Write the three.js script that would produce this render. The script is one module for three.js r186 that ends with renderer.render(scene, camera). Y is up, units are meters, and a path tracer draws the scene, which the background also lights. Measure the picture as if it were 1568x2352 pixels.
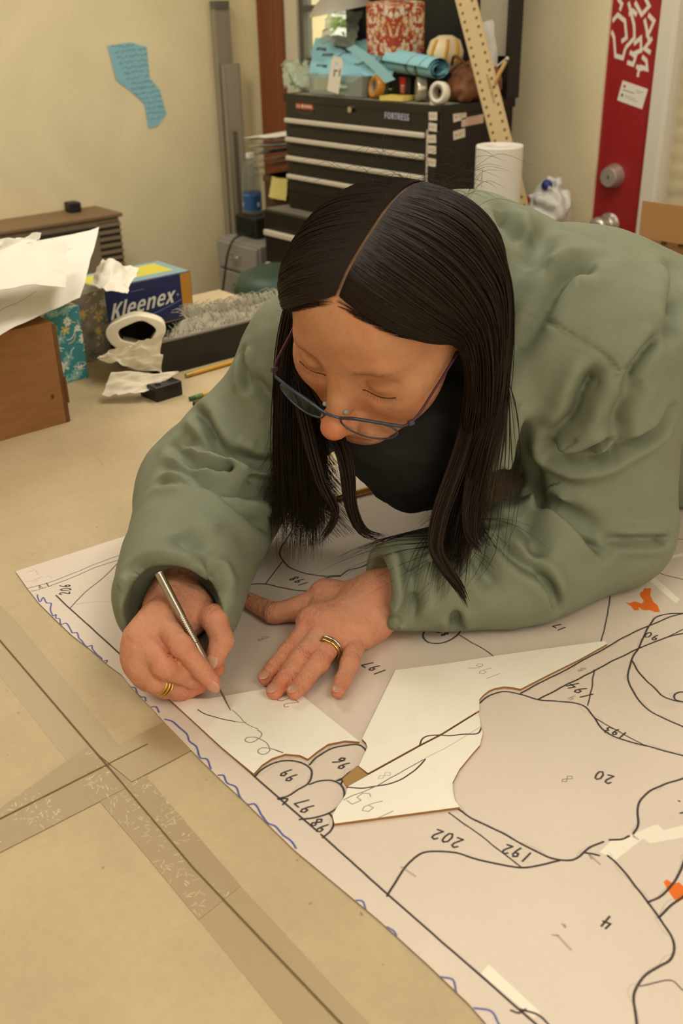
import * as THREE from 'three';
import { mergeGeometries, mergeVertices } from 'three/addons/utils/BufferGeometryUtils.js';
import { RoundedBoxGeometry } from 'three/addons/geometries/RoundedBoxGeometry.js';
import { RectAreaLightUniformsLib } from 'three/addons/lights/RectAreaLightUniformsLib.js';
import { createNoise3D } from 'simplex-noise';

// ---------- camera, lights, exposure ----------
const TY = 0.9;                                   // height of the work table
const scene = new THREE.Scene();
const camera = new THREE.PerspectiveCamera(54.17, 1568 / 2352, 0.05, 60);
camera.position.set(0, 1.45, 0);
camera.up.set(...[-0.3354, 0.89, -0.3088]);
camera.lookAt(...[-0.6819, 0.9945, -0.5722]);
camera.focus = 0.95;
camera.userData.fStop = 9;
const renderer = new THREE.WebGLRenderer({ antialias: true });
renderer.toneMapping = THREE.LinearToneMapping;
renderer.toneMappingExposure = 0.95;
renderer.shadowMap.enabled = true;
RectAreaLightUniformsLib.init();
scene.background = new THREE.Color().setRGB(3.2, 3.0, 2.45);

// ---------- helpers ----------
function rng(seed) { let s = seed >>> 0; return () => { s = (s + 0x6D2B79F5) | 0; let t = Math.imul(s ^ (s >>> 15), 1 | s); t = (t + Math.imul(t ^ (t >>> 7), 61 | t)) ^ t; return ((t ^ (t >>> 14)) >>> 0) / 4294967296; }; }
const noise3 = createNoise3D(rng(11));
const V = (a, b, c) => Array.isArray(a) ? new THREE.Vector3(a[0], a[1], a[2]) : new THREE.Vector3(a, b, c);
const clamp = (x, a = 0, b = 1) => Math.min(b, Math.max(a, x));
const mix = (a, b, t) => a + (b - a) * t;
const sstep = (a, b, x) => { const t = clamp((x - a) / (b - a)); return t * t * (3 - 2 * t); };
const used = {};
function numbered(name) { if (!(name in used)) { used[name] = 0; return name; } used[name]++; return name + '_' + String(used[name]).padStart(3, '0'); }
function shadow(o) { o.traverse(m => { if (m.isMesh) { m.castShadow = true; m.receiveShadow = true; } }); return o; }
function thing(name, label, category, pos = [0, 0, 0], turn = 0, group) {
  const o = new THREE.Group(); o.name = numbered(name); scene.add(o); o.position.set(...pos); o.rotation.y = turn;
  o.userData = { label, category }; if (group) o.userData.group = group; return o;
}
function part(name, geo, mat, parent, pos, rot) {
  const m = new THREE.Mesh(Array.isArray(geo) ? mergeGeometries(geo.map(g => g.index ? g.toNonIndexed() : g)) : geo, mat); m.name = name;
  if (pos) m.position.set(...pos); if (rot) m.rotation.set(...rot); m.castShadow = m.receiveShadow = true; if (parent) parent.add(m); return m;
}
function single(name, geo, mat, label, category, pos, rot, group) {
  const m = part(numbered(name), geo, mat, scene, pos, rot); m.userData = { label, category }; if (group) m.userData.group = group; return m;
}
function struct(name, geo, mat, pos, rot) { const m = part(name, geo, mat, scene, pos, rot); m.userData = { kind: 'structure' }; return m; }
function box(w, h, d, x = 0, y = 0, z = 0, r = 0) {
  const g = r ? new RoundedBoxGeometry(w, h, d, 2, r) : new THREE.BoxGeometry(w, h, d); g.translate(x, y, z); return g;
}
function cyl(r0, r1, h, x = 0, y = 0, z = 0, seg = 24, open = false) { const g = new THREE.CylinderGeometry(r1, r0, h, seg, 1, open); g.translate(x, y, z); return g; }
function tube(pts, r, seg = 32, sides = 8, closed = false) {
  return new THREE.TubeGeometry(new THREE.CatmullRomCurve3(pts.map(p => V(p)), closed), seg, r, sides, closed);
}
function lathe(pts, seg = 40) { return new THREE.LatheGeometry(pts.map(p => new THREE.Vector2(p[0], p[1])), seg); }
function mat(color, rough = 0.8, extra = {}) { return new THREE.MeshStandardMaterial({ color, roughness: rough, side: THREE.DoubleSide, ...extra }); }
function phys(color, rough, extra = {}) { return new THREE.MeshPhysicalMaterial({ color, roughness: rough, side: THREE.DoubleSide, ...extra }); }
function canvasTex(w, h, draw, rep) {
  const c = document.createElement('canvas'); c.width = w; c.height = h; const g = c.getContext('2d'); draw(g, w, h);
  const t = new THREE.CanvasTexture(c); t.colorSpace = THREE.SRGBColorSpace; t.magFilter = THREE.LinearFilter;
  t.wrapS = t.wrapT = THREE.RepeatWrapping; if (rep) t.repeat.set(...rep); return t;
}
// a tileable noise picture: base colour plus layered speckle, for bump or colour
function noiseTex(size, fn, srgb = true) {
  const d = new Uint8Array(size * size * 4);
  for (let y = 0; y < size; y++) for (let x = 0; x < size; x++) { const c = fn(x / size, y / size), i = (y * size + x) * 4; d[i] = clamp(c[0]) * 255; d[i + 1] = clamp(c[1]) * 255; d[i + 2] = clamp(c[2]) * 255; d[i + 3] = 255; }
  const t = new THREE.DataTexture(d, size, size); t.magFilter = t.minFilter = THREE.LinearFilter; t.wrapS = t.wrapT = THREE.RepeatWrapping; if (srgb) t.colorSpace = THREE.SRGBColorSpace; t.needsUpdate = true; return t;
}
function torus4(u, v, f, r = 1) { // tileable noise through a torus-like fold of 3-D noise
  const a = u * 6.2832, b = v * 6.2832; return noise3((Math.cos(a) + Math.cos(b) * 0.37) * f * r, (Math.sin(a) + Math.sin(b) * 0.53) * f * r, (Math.cos(b) * 0.9 + Math.sin(b) * 0.41 + Math.sin(a) * 0.3) * f * r);
}
function fbm(x, y, z, o = 4) { let s = 0, a = 0.5; for (let i = 0; i < o; i++) { s += a * noise3(x, y, z); x *= 2.03; y *= 2.03; z *= 2.03; a *= 0.5; } return s; }
// box-mapped uv in metres
function boxUV(g, s = 1) {
  g = g.index ? g.toNonIndexed() : g; if (!g.attributes.normal) g.computeVertexNormals(); g.computeBoundingBox();
  const p = g.attributes.position, n = g.attributes.normal, uv = new Float32Array(p.count * 2);
  for (let i = 0; i < p.count; i += 3) {
    const a = Math.abs(n.getX(i) + n.getX(i + 1) + n.getX(i + 2)), b = Math.abs(n.getY(i) + n.getY(i + 1) + n.getY(i + 2)), c = Math.abs(n.getZ(i) + n.getZ(i + 1) + n.getZ(i + 2));
    for (let k = i; k < i + 3; k++) {
      const x = p.getX(k) * s, y = p.getY(k) * s, z = p.getZ(k) * s;
      if (b >= a && b >= c) { uv[2 * k] = x; uv[2 * k + 1] = z; } else if (a >= c) { uv[2 * k] = z; uv[2 * k + 1] = y; } else { uv[2 * k] = x; uv[2 * k + 1] = y; }
    }
  }
  g.setAttribute('uv', new THREE.BufferAttribute(uv, 2)); return g;
}
function grid(nu, nv, fn) { // surface patch from fn(u,v) -> [x,y,z]
  const p = [], uv = [], id = [];
  for (let j = 0; j <= nv; j++) for (let i = 0; i <= nu; i++) { p.push(...fn(i / nu, j / nv)); uv.push(i / nu, j / nv); }
  for (let j = 0; j < nv; j++) for (let i = 0; i < nu; i++) { const a = j * (nu + 1) + i; id.push(a, a + 1, a + nu + 2, a, a + nu + 2, a + nu + 1); }
  const g = new THREE.BufferGeometry(); g.setAttribute('position', new THREE.Float32BufferAttribute(p, 3)); g.setAttribute('uv', new THREE.Float32BufferAttribute(uv, 2)); g.setIndex(id); g.computeVertexNormals(); return g;
}
function slab(nu, nv, th, fn) { // a sheet with real thickness th below fn
  const top = grid(nu, nv, fn), n = top.attributes.normal, p = top.attributes.position, bot = top.clone();
  const bp = bot.attributes.position; for (let i = 0; i < p.count; i++) bp.setXYZ(i, p.getX(i) - n.getX(i) * th, p.getY(i) - n.getY(i) * th, p.getZ(i) - n.getZ(i) * th);
  const ix = bot.index.array; for (let i = 0; i < ix.length; i += 3) { const t = ix[i]; ix[i] = ix[i + 1]; ix[i + 1] = t; } bot.computeVertexNormals();
  return mergeGeometries([top, bot]);
}

// ---------- signed distance modelling ----------
function cap(a, b, ra, rb) { // tapered capsule
  const ax = a[0], ay = a[1], az = a[2], dx = b[0] - ax, dy = b[1] - ay, dz = b[2] - az, l2 = dx * dx + dy * dy + dz * dz || 1e-9;
  return (x, y, z) => { const px = x - ax, py = y - ay, pz = z - az; let t = (px * dx + py * dy + pz * dz) / l2; t = t < 0 ? 0 : t > 1 ? 1 : t; const ex = px - dx * t, ey = py - dy * t, ez = pz - dz * t; return Math.sqrt(ex * ex + ey * ey + ez * ez) - (ra + (rb - ra) * t); };
}
function ell(c, r) { return (x, y, z) => { const a = (x - c[0]) / r[0], b = (y - c[1]) / r[1], d = (z - c[2]) / r[2]; const k0 = Math.sqrt(a * a + b * b + d * d), e = a / r[0], f = b / r[1], g = d / r[2]; const k1 = Math.sqrt(e * e + f * f + g * g); return k1 < 1e-6 ? -Math.min(...r) : k0 * (k0 - 1) / k1; }; }
const sph = (c, r) => cap(c, c, r, r);
function smin(a, b, k) { const h = Math.max(k - Math.abs(a - b), 0) / k; return Math.min(a, b) - h * h * k * 0.25; }
const smax = (a, b, k) => -smin(-a, -b, k);
function segDist(px, py, pz, pts) { let m = 1e9; for (let i = 0; i + 1 < pts.length; i++) { const a = pts[i], b = pts[i + 1]; const dx = b[0] - a[0], dy = b[1] - a[1], dz = b[2] - a[2]; let t = ((px - a[0]) * dx + (py - a[1]) * dy + (pz - a[2]) * dz) / (dx * dx + dy * dy + dz * dz || 1e-9); t = t < 0 ? 0 : t > 1 ? 1 : t; const ex = px - a[0] - dx * t, ey = py - a[1] - dy * t, ez = pz - a[2] - dz * t, d = ex * ex + ey * ey + ez * ez; if (d < m) m = d; } return Math.sqrt(m); }
function surfaceNets(f, lo, hi, cell, margin = 0.02) {
  const nx = Math.ceil((hi[0] - lo[0]) / cell) + 1, ny = Math.ceil((hi[1] - lo[1]) / cell) + 1, nz = Math.ceil((hi[2] - lo[2]) / cell) + 1;
  const D = new Float32Array(nx * ny * nz).fill(1e3), B = 8, half = B * cell * 0.8661 + margin;
  const live = new Uint8Array(Math.ceil(nx / B) * Math.ceil(ny / B) * Math.ceil(nz / B)); let q = 0;
  for (let k = 0; k < nz; k += B) for (let j = 0; j < ny; j += B) for (let i = 0; i < nx; i += B) {
    const d = f(lo[0] + (i + B / 2) * cell, lo[1] + (j + B / 2) * cell, lo[2] + (k + B / 2) * cell);
    const on = Math.abs(d) < half; live[q++] = on ? 1 : 0;
    for (let c = k; c < Math.min(nz, k + B); c++) for (let b = j; b < Math.min(ny, j + B); b++) for (let a = i; a < Math.min(nx, i + B); a++)
      D[(c * ny + b) * nx + a] = on ? f(lo[0] + a * cell, lo[1] + b * cell, lo[2] + c * cell) : d;
  }
  const id = new Int32Array(nx * ny * nz).fill(-1), P = [], idx = [];
  const at = (i, j, k) => (k * ny + j) * nx + i, o = [0, 1, nx, nx + 1, nx * ny, nx * ny + 1, nx * ny + nx, nx * ny + nx + 1];
  const E = [[0, 1], [2, 3], [4, 5], [6, 7], [0, 2], [1, 3], [4, 6], [5, 7], [0, 4], [1, 5], [2, 6], [3, 7]];
  for (let k = 0; k < nz - 1; k++) for (let j = 0; j < ny - 1; j++) for (let i = 0; i < nx - 1; i++) {
    const c = at(i, j, k); let m = 0; for (let t = 0; t < 8; t++) if (D[c + o[t]] < 0) m |= 1 << t; if (m === 0 || m === 255) continue;
    let x = 0, y = 0, z = 0, n = 0;
    for (const [a, b] of E) { const u = (m >> a) & 1, v = (m >> b) & 1; if (u === v) continue; const da = D[c + o[a]], db = D[c + o[b]], t = da / (da - db); x += (a & 1) + ((b & 1) - (a & 1)) * t; y += ((a >> 1) & 1) + (((b >> 1) & 1) - ((a >> 1) & 1)) * t; z += (a >> 2) + ((b >> 2) - (a >> 2)) * t; n++; }
    id[c] = P.length / 3; P.push(lo[0] + (i + x / n) * cell, lo[1] + (j + y / n) * cell, lo[2] + (k + z / n) * cell);
  }
  const quad = (a, b, c, d, flip) => { if (a < 0 || b < 0 || c < 0 || d < 0) return; if (flip) idx.push(a, c, b, a, d, c); else idx.push(a, b, c, a, c, d); };
  for (let k = 1; k < nz - 1; k++) for (let j = 1; j < ny - 1; j++) for (let i = 1; i < nx - 1; i++) {
    const c = at(i, j, k), s = D[c] < 0;
    if (s !== D[c + 1] < 0) quad(id[c], id[c - nx], id[c - nx - nx * ny], id[c - nx * ny], !s);
    if (s !== D[c + nx] < 0) quad(id[c], id[c - nx * ny], id[c - nx * ny - 1], id[c - 1], !s);
    if (s !== D[c + nx * ny] < 0) quad(id[c], id[c - 1], id[c - 1 - nx], id[c - nx], !s);
  }
  const N = new Float32Array(P.length), e = cell * 0.5;
  for (let i = 0; i < P.length; i += 3) { const x = P[i], y = P[i + 1], z = P[i + 2]; let a = f(x + e, y, z) - f(x - e, y, z), b = f(x, y + e, z) - f(x, y - e, z), c = f(x, y, z + e) - f(x, y, z - e); const l = Math.hypot(a, b, c) || 1; N[i] = a / l; N[i + 1] = b / l; N[i + 2] = c / l; }
  const g = new THREE.BufferGeometry(); g.setAttribute('position', new THREE.Float32BufferAttribute(P, 3)); g.setAttribute('normal', new THREE.BufferAttribute(N, 3)); g.setIndex(idx); return g;
}
function paint(g, fn) { // vertex colours: what the skin or dye itself is
  const p = g.attributes.position, n = g.attributes.normal, c = new Float32Array(p.count * 3); for (let i = 0; i < p.count; i++) { const k = fn(p.getX(i), p.getY(i), p.getZ(i), n); c[3 * i] = k[0]; c[3 * i + 1] = k[1]; c[3 * i + 2] = k[2]; } g.setAttribute('color', new THREE.BufferAttribute(c, 3)); return g;
}

// ---------- room shell ----------
const WX0 = -3.5, WX1 = 2.2, WZ0 = -2.5, WZ1 = 2.6, CH = 2.7, WT = 0.14;
const wallTex = noiseTex(512, (u, v) => { const n = torus4(u, v, 0.9), f = torus4(u, v, 9), k = 1 + 0.018 * n + 0.008 * f; return [0.925 * k, 0.865 * k, 0.71 * k]; });
const wallMat = mat(0xffffff, 0.85, { map: wallTex });
{
  const win = { x0: -3.15, x1: -2.45, y0: 1.02, y1: 2.15 }, door = { x0: -1.815, x1: -0.90, y1: 2.06 };
  const seg = (x0, x1, y0, y1) => box(x1 - x0, y1 - y0, WT, (x0 + x1) / 2, (y0 + y1) / 2, WZ0 - WT / 2);
  struct('wall_back', boxUV(mergeGeometries([seg(WX0 - WT, win.x0, 0, CH), seg(win.x0, win.x1, 0, win.y0), seg(win.x0, win.x1, win.y1, CH), seg(win.x1, door.x0, 0, CH), seg(door.x0, door.x1, door.y1, CH), seg(door.x1, WX1 + WT, 0, CH)])), wallMat);
  struct('wall_left', boxUV(box(WT, CH, WZ1 - WZ0 + 2 * WT, WX0 - WT / 2, CH / 2, (WZ0 + WZ1) / 2)), wallMat);
  const w2 = { z0: -1.4, z1: 1.6, y0: 0.95, y1: 2.25 }, rs = (z0, z1, y0, y1) => box(WT, y1 - y0, z1 - z0, WX1 + WT / 2, (y0 + y1) / 2, (z0 + z1) / 2);
  struct('wall_right', boxUV(mergeGeometries([rs(WZ0, w2.z0, 0, CH), rs(w2.z1, WZ1, 0, CH), rs(w2.z0, w2.z1, 0, w2.y0), rs(w2.z0, w2.z1, w2.y1, CH)])), wallMat);
  struct('wall_front', boxUV(box(WX1 - WX0 + 2 * WT, CH, WT, (WX0 + WX1) / 2, CH / 2, WZ1 + WT / 2)), wallMat);
  struct('floor', boxUV(box(WX1 - WX0 + 2 * WT, 0.1, WZ1 - WZ0 + 2 * WT, (WX0 + WX1) / 2, -0.05, (WZ0 + WZ1) / 2)), mat(0x8d8579, 0.7, { map: noiseTex(256, (u, v) => { const k = 0.9 + 0.08 * torus4(u, v, 1.4) + 0.05 * torus4(u, v, 8); return [k, k, k]; }) }));
  struct('ceiling', box(WX1 - WX0 + 2 * WT, 0.1, WZ1 - WZ0 + 2 * WT, (WX0 + WX1) / 2, CH + 0.05, (WZ0 + WZ1) / 2), mat(0xe6dfcf, 0.9));
  // window behind the tool chest: dark sash, white casing, stained board beside it
  const frame = (name, pieces, m) => { const o = new THREE.Group(); o.name = name; o.userData = { kind: 'structure' }; scene.add(o); return o; };
  const W1 = frame('window_1'), sash = mat(0x5d5a4c, 0.6), white = mat(0xd8cfba, 0.6), glass = phys(0xffffff, 0.02, { transmission: 1, thickness: 0, ior: 1.45 });
  for (const [n, g] of [['sash_stile', box(0.035, 1.13, 0.04, win.x0 + 0.0075, 1.585, WZ0 - 0.012)], ['sash_stile', box(0.035, 1.13, 0.04, win.x1 - 0.0175, 1.585, WZ0 - 0.012)], ['sash_rail', box(0.63, 0.04, 0.04, -2.8, win.y0 + 0.02, WZ0 - 0.012)], ['sash_rail', box(0.63, 0.04, 0.04, -2.8, win.y1 - 0.02, WZ0 - 0.012)], ...[1.255, 1.425, 1.6, 1.775, 1.95].map(y => ['muntin', box(0.63, 0.02, 0.03, -2.8, y, WZ0 - 0.012)]), ['muntin', box(0.025, 1.05, 0.028, -2.8, 1.585, WZ0 - 0.012)]]) part(n, g, sash, W1);
  for (const [y0, y1] of [[1.06, 1.245], [1.265, 1.415], [1.435, 1.59], [1.61, 1.765], [1.785, 1.94], [1.96, 2.11]]) for (const x of [-2.965, -2.6425]) part('pane', box(0.30, y1 - y0, 0.004, x, (y0 + y1) / 2, WZ0 - 0.012), glass, W1);
  part('casing', [box(0.07, 1.33, 0.02, win.x0 - 0.035, 1.585, WZ0 + 0.01), box(0.08, 1.33, 0.02, win.x1 + 0.04, 1.585, WZ0 + 0.01), box(0.70, 0.10, 0.02, -2.8, win.y1 + 0.05, WZ0 + 0.01), box(0.78, 0.03, 0.06, -2.8, win.y0 - 0.015, WZ0 + 0.02)], white, W1);
  const grain = noiseTex(512, (u, v) => { const n = torus4(u, v * 0.2, 3), f = noise3(u * 60, v * 3, 2), k = 0.85 + 0.10 * n + 0.14 * f; return [0.60 * k, 0.33 * k, 0.17 * k]; });
  struct('trim_1', box(0.155, CH, 0.03, -3.298, CH / 2, WZ0 + 0.015), mat(0xffffff, 0.55, { map: grain }));
  // big window in the right wall, out of the picture
  const W2 = frame('window_2');
  part('frame', [box(0.06, 0.06, 3.0, WX1 + 0.07, 0.98, 0.1), box(0.06, 0.06, 3.0, WX1 + 0.07, 2.22, 0.1), box(0.06, 1.2, 0.06, WX1 + 0.07, 1.6, -1.37), box(0.06, 1.2, 0.06, WX1 + 0.07, 1.6, 1.57), box(0.05, 1.2, 0.05, WX1 + 0.07, 1.6, -0.4), box(0.05, 1.2, 0.05, WX1 + 0.07, 1.6, 0.6)], white, W2);
  for (const [z0, z1] of [[-1.34, -0.425], [-0.375, 0.575], [0.625, 1.54]]) part('pane', box(0.004, 1.18, z1 - z0, WX1 + 0.07, 1.6, (z0 + z1) / 2), glass, W2);
  // red door with a glazed light
  const D = frame('door_1'), red = canvasTex(256, 2048, (g, w, h) => {
    g.fillStyle = '#9c1f22'; g.fillRect(0, 0, w, h); const R = rng(31), px = x => (x + 1.815) / 0.16 * w, py = y => (2.06 - y) / 2.06 * h;
    for (let i = 0; i < 40; i++) { g.fillStyle = `rgba(190,90,80,${0.03 + 0.05 * R()})`; g.beginPath(); g.ellipse(R() * w, py(0.95 + 0.25 * R()), 5 + 10 * R(), 5 + 10 * R(), 0, 0, 7); g.fill(); }
    g.strokeStyle = '#e6ded0'; g.lineWidth = 12; g.lineCap = 'butt'; g.lineJoin = 'miter';
    const Q = [[[-1.81, 1.385], [-1.795, 1.40], [-1.77, 1.385], [-1.76, 1.345], [-1.775, 1.335]], [[-1.80, 1.44], [-1.785, 1.425], [-1.79, 1.41]], [[-1.765, 1.43], [-1.74, 1.375], [-1.735, 1.345], [-1.76, 1.32]], [[-1.745, 1.43], [-1.72, 1.40], [-1.70, 1.42], [-1.715, 1.44]], [[-1.81, 1.36], [-1.80, 1.345], [-1.79, 1.30], [-1.765, 1.295], [-1.76, 1.32]], [[-1.735, 1.33], [-1.715, 1.345], [-1.71, 1.315], [-1.735, 1.305]], [[-1.70, 1.40], [-1.68, 1.385], [-1.69, 1.36], [-1.70, 1.35]], [[-1.71, 1.39], [-1.685, 1.33]], [[-1.68, 1.345], [-1.70, 1.32], [-1.68, 1.31]], [[-1.75, 1.285], [-1.73, 1.28], [-1.725, 1.30], [-1.745, 1.31]], [[-1.705, 1.30], [-1.69, 1.29], [-1.685, 1.27], [-1.71, 1.275]], [[-1.72, 1.275], [-1.70, 1.27]], [[-1.71, 1.272], [-1.712, 1.25]], [[-1.76, 1.40], [-1.75, 1.41], [-1.735, 1.40]], [[-1.80, 1.46], [-1.76, 1.47], [-1.74, 1.455], [-1.72, 1.47], [-1.68, 1.46]], [[-1.78, 1.50], [-1.74, 1.49], [-1.70, 1.51]]];
    for (const q of Q) { g.beginPath(); q.forEach(([x, y], i) => i ? g.lineTo(px(x), py(y)) : g.moveTo(px(x), py(y))); g.stroke(); }
  });
  const redP = mat(0x9c1f22, 0.45), st = box(0.16, 2.06, 0.044, -1.735, 1.03, WZ0 - 0.03), z = WZ0 - 0.03;
  part('lock_stile', st, mat(0xffffff, 0.45, { map: red }), D);
  part('hinge_stile', box(0.15, 2.06, 0.044, -0.975, 1.03, z), redP, D); part('top_rail', box(0.605, 0.15, 0.044, -1.3525, 1.985, z), redP, D); part('kick_panel', box(0.605, 0.45, 0.044, -1.3525, 0.225, z), redP, D);
  part('glazing_frame', [box(0.045, 1.46, 0.06, -1.6325, 1.18, z + 0.008, 0.004), box(0.012, 1.46, 0.07, -1.606, 1.18, z), box(0.045, 1.46, 0.06, -1.0725, 1.18, z + 0.008, 0.004), box(0.60, 0.045, 0.06, -1.3525, 0.4725, z + 0.008, 0.004), box(0.60, 0.045, 0.06, -1.3525, 1.8875, z + 0.008, 0.004)], mat(0xd9d2c4, 0.5), D);
  part('pane', box(0.52, 1.37, 0.005, -1.3525, 1.18, z + 0.012), glass, D);
  part('blind', slab(4, 120, 0.004, (u, v) => [-1.61 + 0.52 * u, 0.495 + 1.37 * v, z - 0.012 + 0.004 * Math.abs(Math.sin(v * 60 * Math.PI / 2))]), mat(0xcdbf9c, 0.8), D);
  const chrome = phys(0xc9c2b6, 0.3, { metalness: 0.7 });
  const kx = -1.754, lock = (y, knob) => { const g = knob ? [lathe([[0.033, 0], [0.034, 0.004], [0.022, 0.008], [0.012, 0.012], [0.011, 0.03], [0.024, 0.036], [0.029, 0.048], [0.027, 0.062], [0.016, 0.068], [0.0001, 0.069]], 32)] : [lathe([[0.034, 0], [0.0335, 0.006], [0.029, 0.022], [0.026, 0.030], [0.0245, 0.031], [0.019, 0.029], [0.0001, 0.0285]], 32)]; const m = part(knob ? 'door_knob' : 'deadbolt', g, chrome, D, [kx, y, z + 0.022], [Math.PI / 2, 0, 0]); part('keyhole', box(0.002, 0.0015, 0.009), mat(0x2a2622, 0.6), m, [0, knob ? 0.0695 : 0.0295, 0]); };
  lock(0.99, false); lock(0.855, true);
  const stk = canvasTex(256, 170, (g, w, h) => { g.fillStyle = '#e8e2d4'; g.fillRect(0, 0, w, h); g.fillStyle = '#c0392b'; g.beginPath(); g.ellipse(34, 40, 12, 12, 0, 0, 7); g.fill(); g.fillStyle = '#4a4540'; for (let i = 0; i < 9; i++) g.fillRect(26 + i * 13, 66, 9, 9); for (const [x, y, l] of [[150, 36, 70], [60, 105, 110], [60, 122, 130], [150, 52, 50]]) for (let i = 0; i < l; i += 8) g.fillRect(x + i, y, 5, 5); g.fillRect(24, 104, 20, 24); });
  part('sticker', box(0.085, 0.052, 0.001), mat(0xffffff, 0.5, { map: stk }), D, [-1.722, 1.205, z + 0.0228], [0, 0, -0.22]);
  // blinds-free garden outside the little window
  const tr = thing('garden_tree', 'sunlit green tree outside the small window', 'tree', [-4.9, 0, -5.2]), R = rng(3), leaf = new THREE.PlaneGeometry(0.16, 0.1), gs = [];
  part('trunk', tube([[0, 0, 0], [0.1, 0.9, 0.05], [0, 1.9, 0]], 0.11, 12, 8), mat(0x5c4a36, 0.9), tr);
  for (let i = 0; i < 1400; i++) { const g = leaf.clone(), a = R() * 6.28, c = 2 * R() - 1, r = 1.5 * Math.cbrt(R()), s = Math.sqrt(1 - c * c); g.rotateX(R() * 3); g.rotateY(R() * 6); g.translate(Math.cos(a) * s * r * 1.3, 1.75 + c * r * 1.1, Math.sin(a) * s * r); gs.push(g); }
  part('foliage', gs, phys(0x8fae3c, 0.8, { transmission: 0.35, thickness: 0 }), tr).userData.kind = 'stuff';
  struct('ground_outside', box(30, 0.1, 14, 0, -0.06, WZ0 - 7.3), mat(0x9aa35a, 0.95));
}
// ---------- ceiling lamps (fluorescent troffers, out of the picture) ----------
for (const [x, z, where, power] of [[-1.0, -1.45, 'over the far edge of the table', 8], [-0.4, 0.9, 'behind the camera', 5.5], [-2.6, -0.7, 'over the left end of the table', 9], [1.2, -0.2, 'over the right side of the room', 6.5]]) {
  const t = thing('ceiling_lamp', 'white fluorescent ceiling lamp ' + where, 'lamp', [x, CH, z], 0, 'ceiling lamps');
  part('housing', [box(1.24, 0.07, 0.012, 0, -0.035, -0.306), box(1.24, 0.07, 0.012, 0, -0.035, 0.306), box(0.012, 0.07, 0.6, -0.614, -0.035, 0), box(0.012, 0.07, 0.6, 0.614, -0.035, 0)], mat(0xe8e4da, 0.5), t);
  part('diffuser', box(1.216, 0.006, 0.6, 0, -0.055, 0), new THREE.MeshStandardMaterial({ color: 0xffffff, emissive: new THREE.Color().setRGB(1, 0.95, 0.82), emissiveIntensity: 1.0 }), t);
  const l = new THREE.RectAreaLight(new THREE.Color().setRGB(1, 0.955, 0.84), power, 1.2, 0.6); l.position.set(0, -0.062, 0); l.lookAt(x, 0, z); l.rotation.set(-Math.PI / 2, 0, 0); l.castShadow = true; t.add(l);
}

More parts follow.
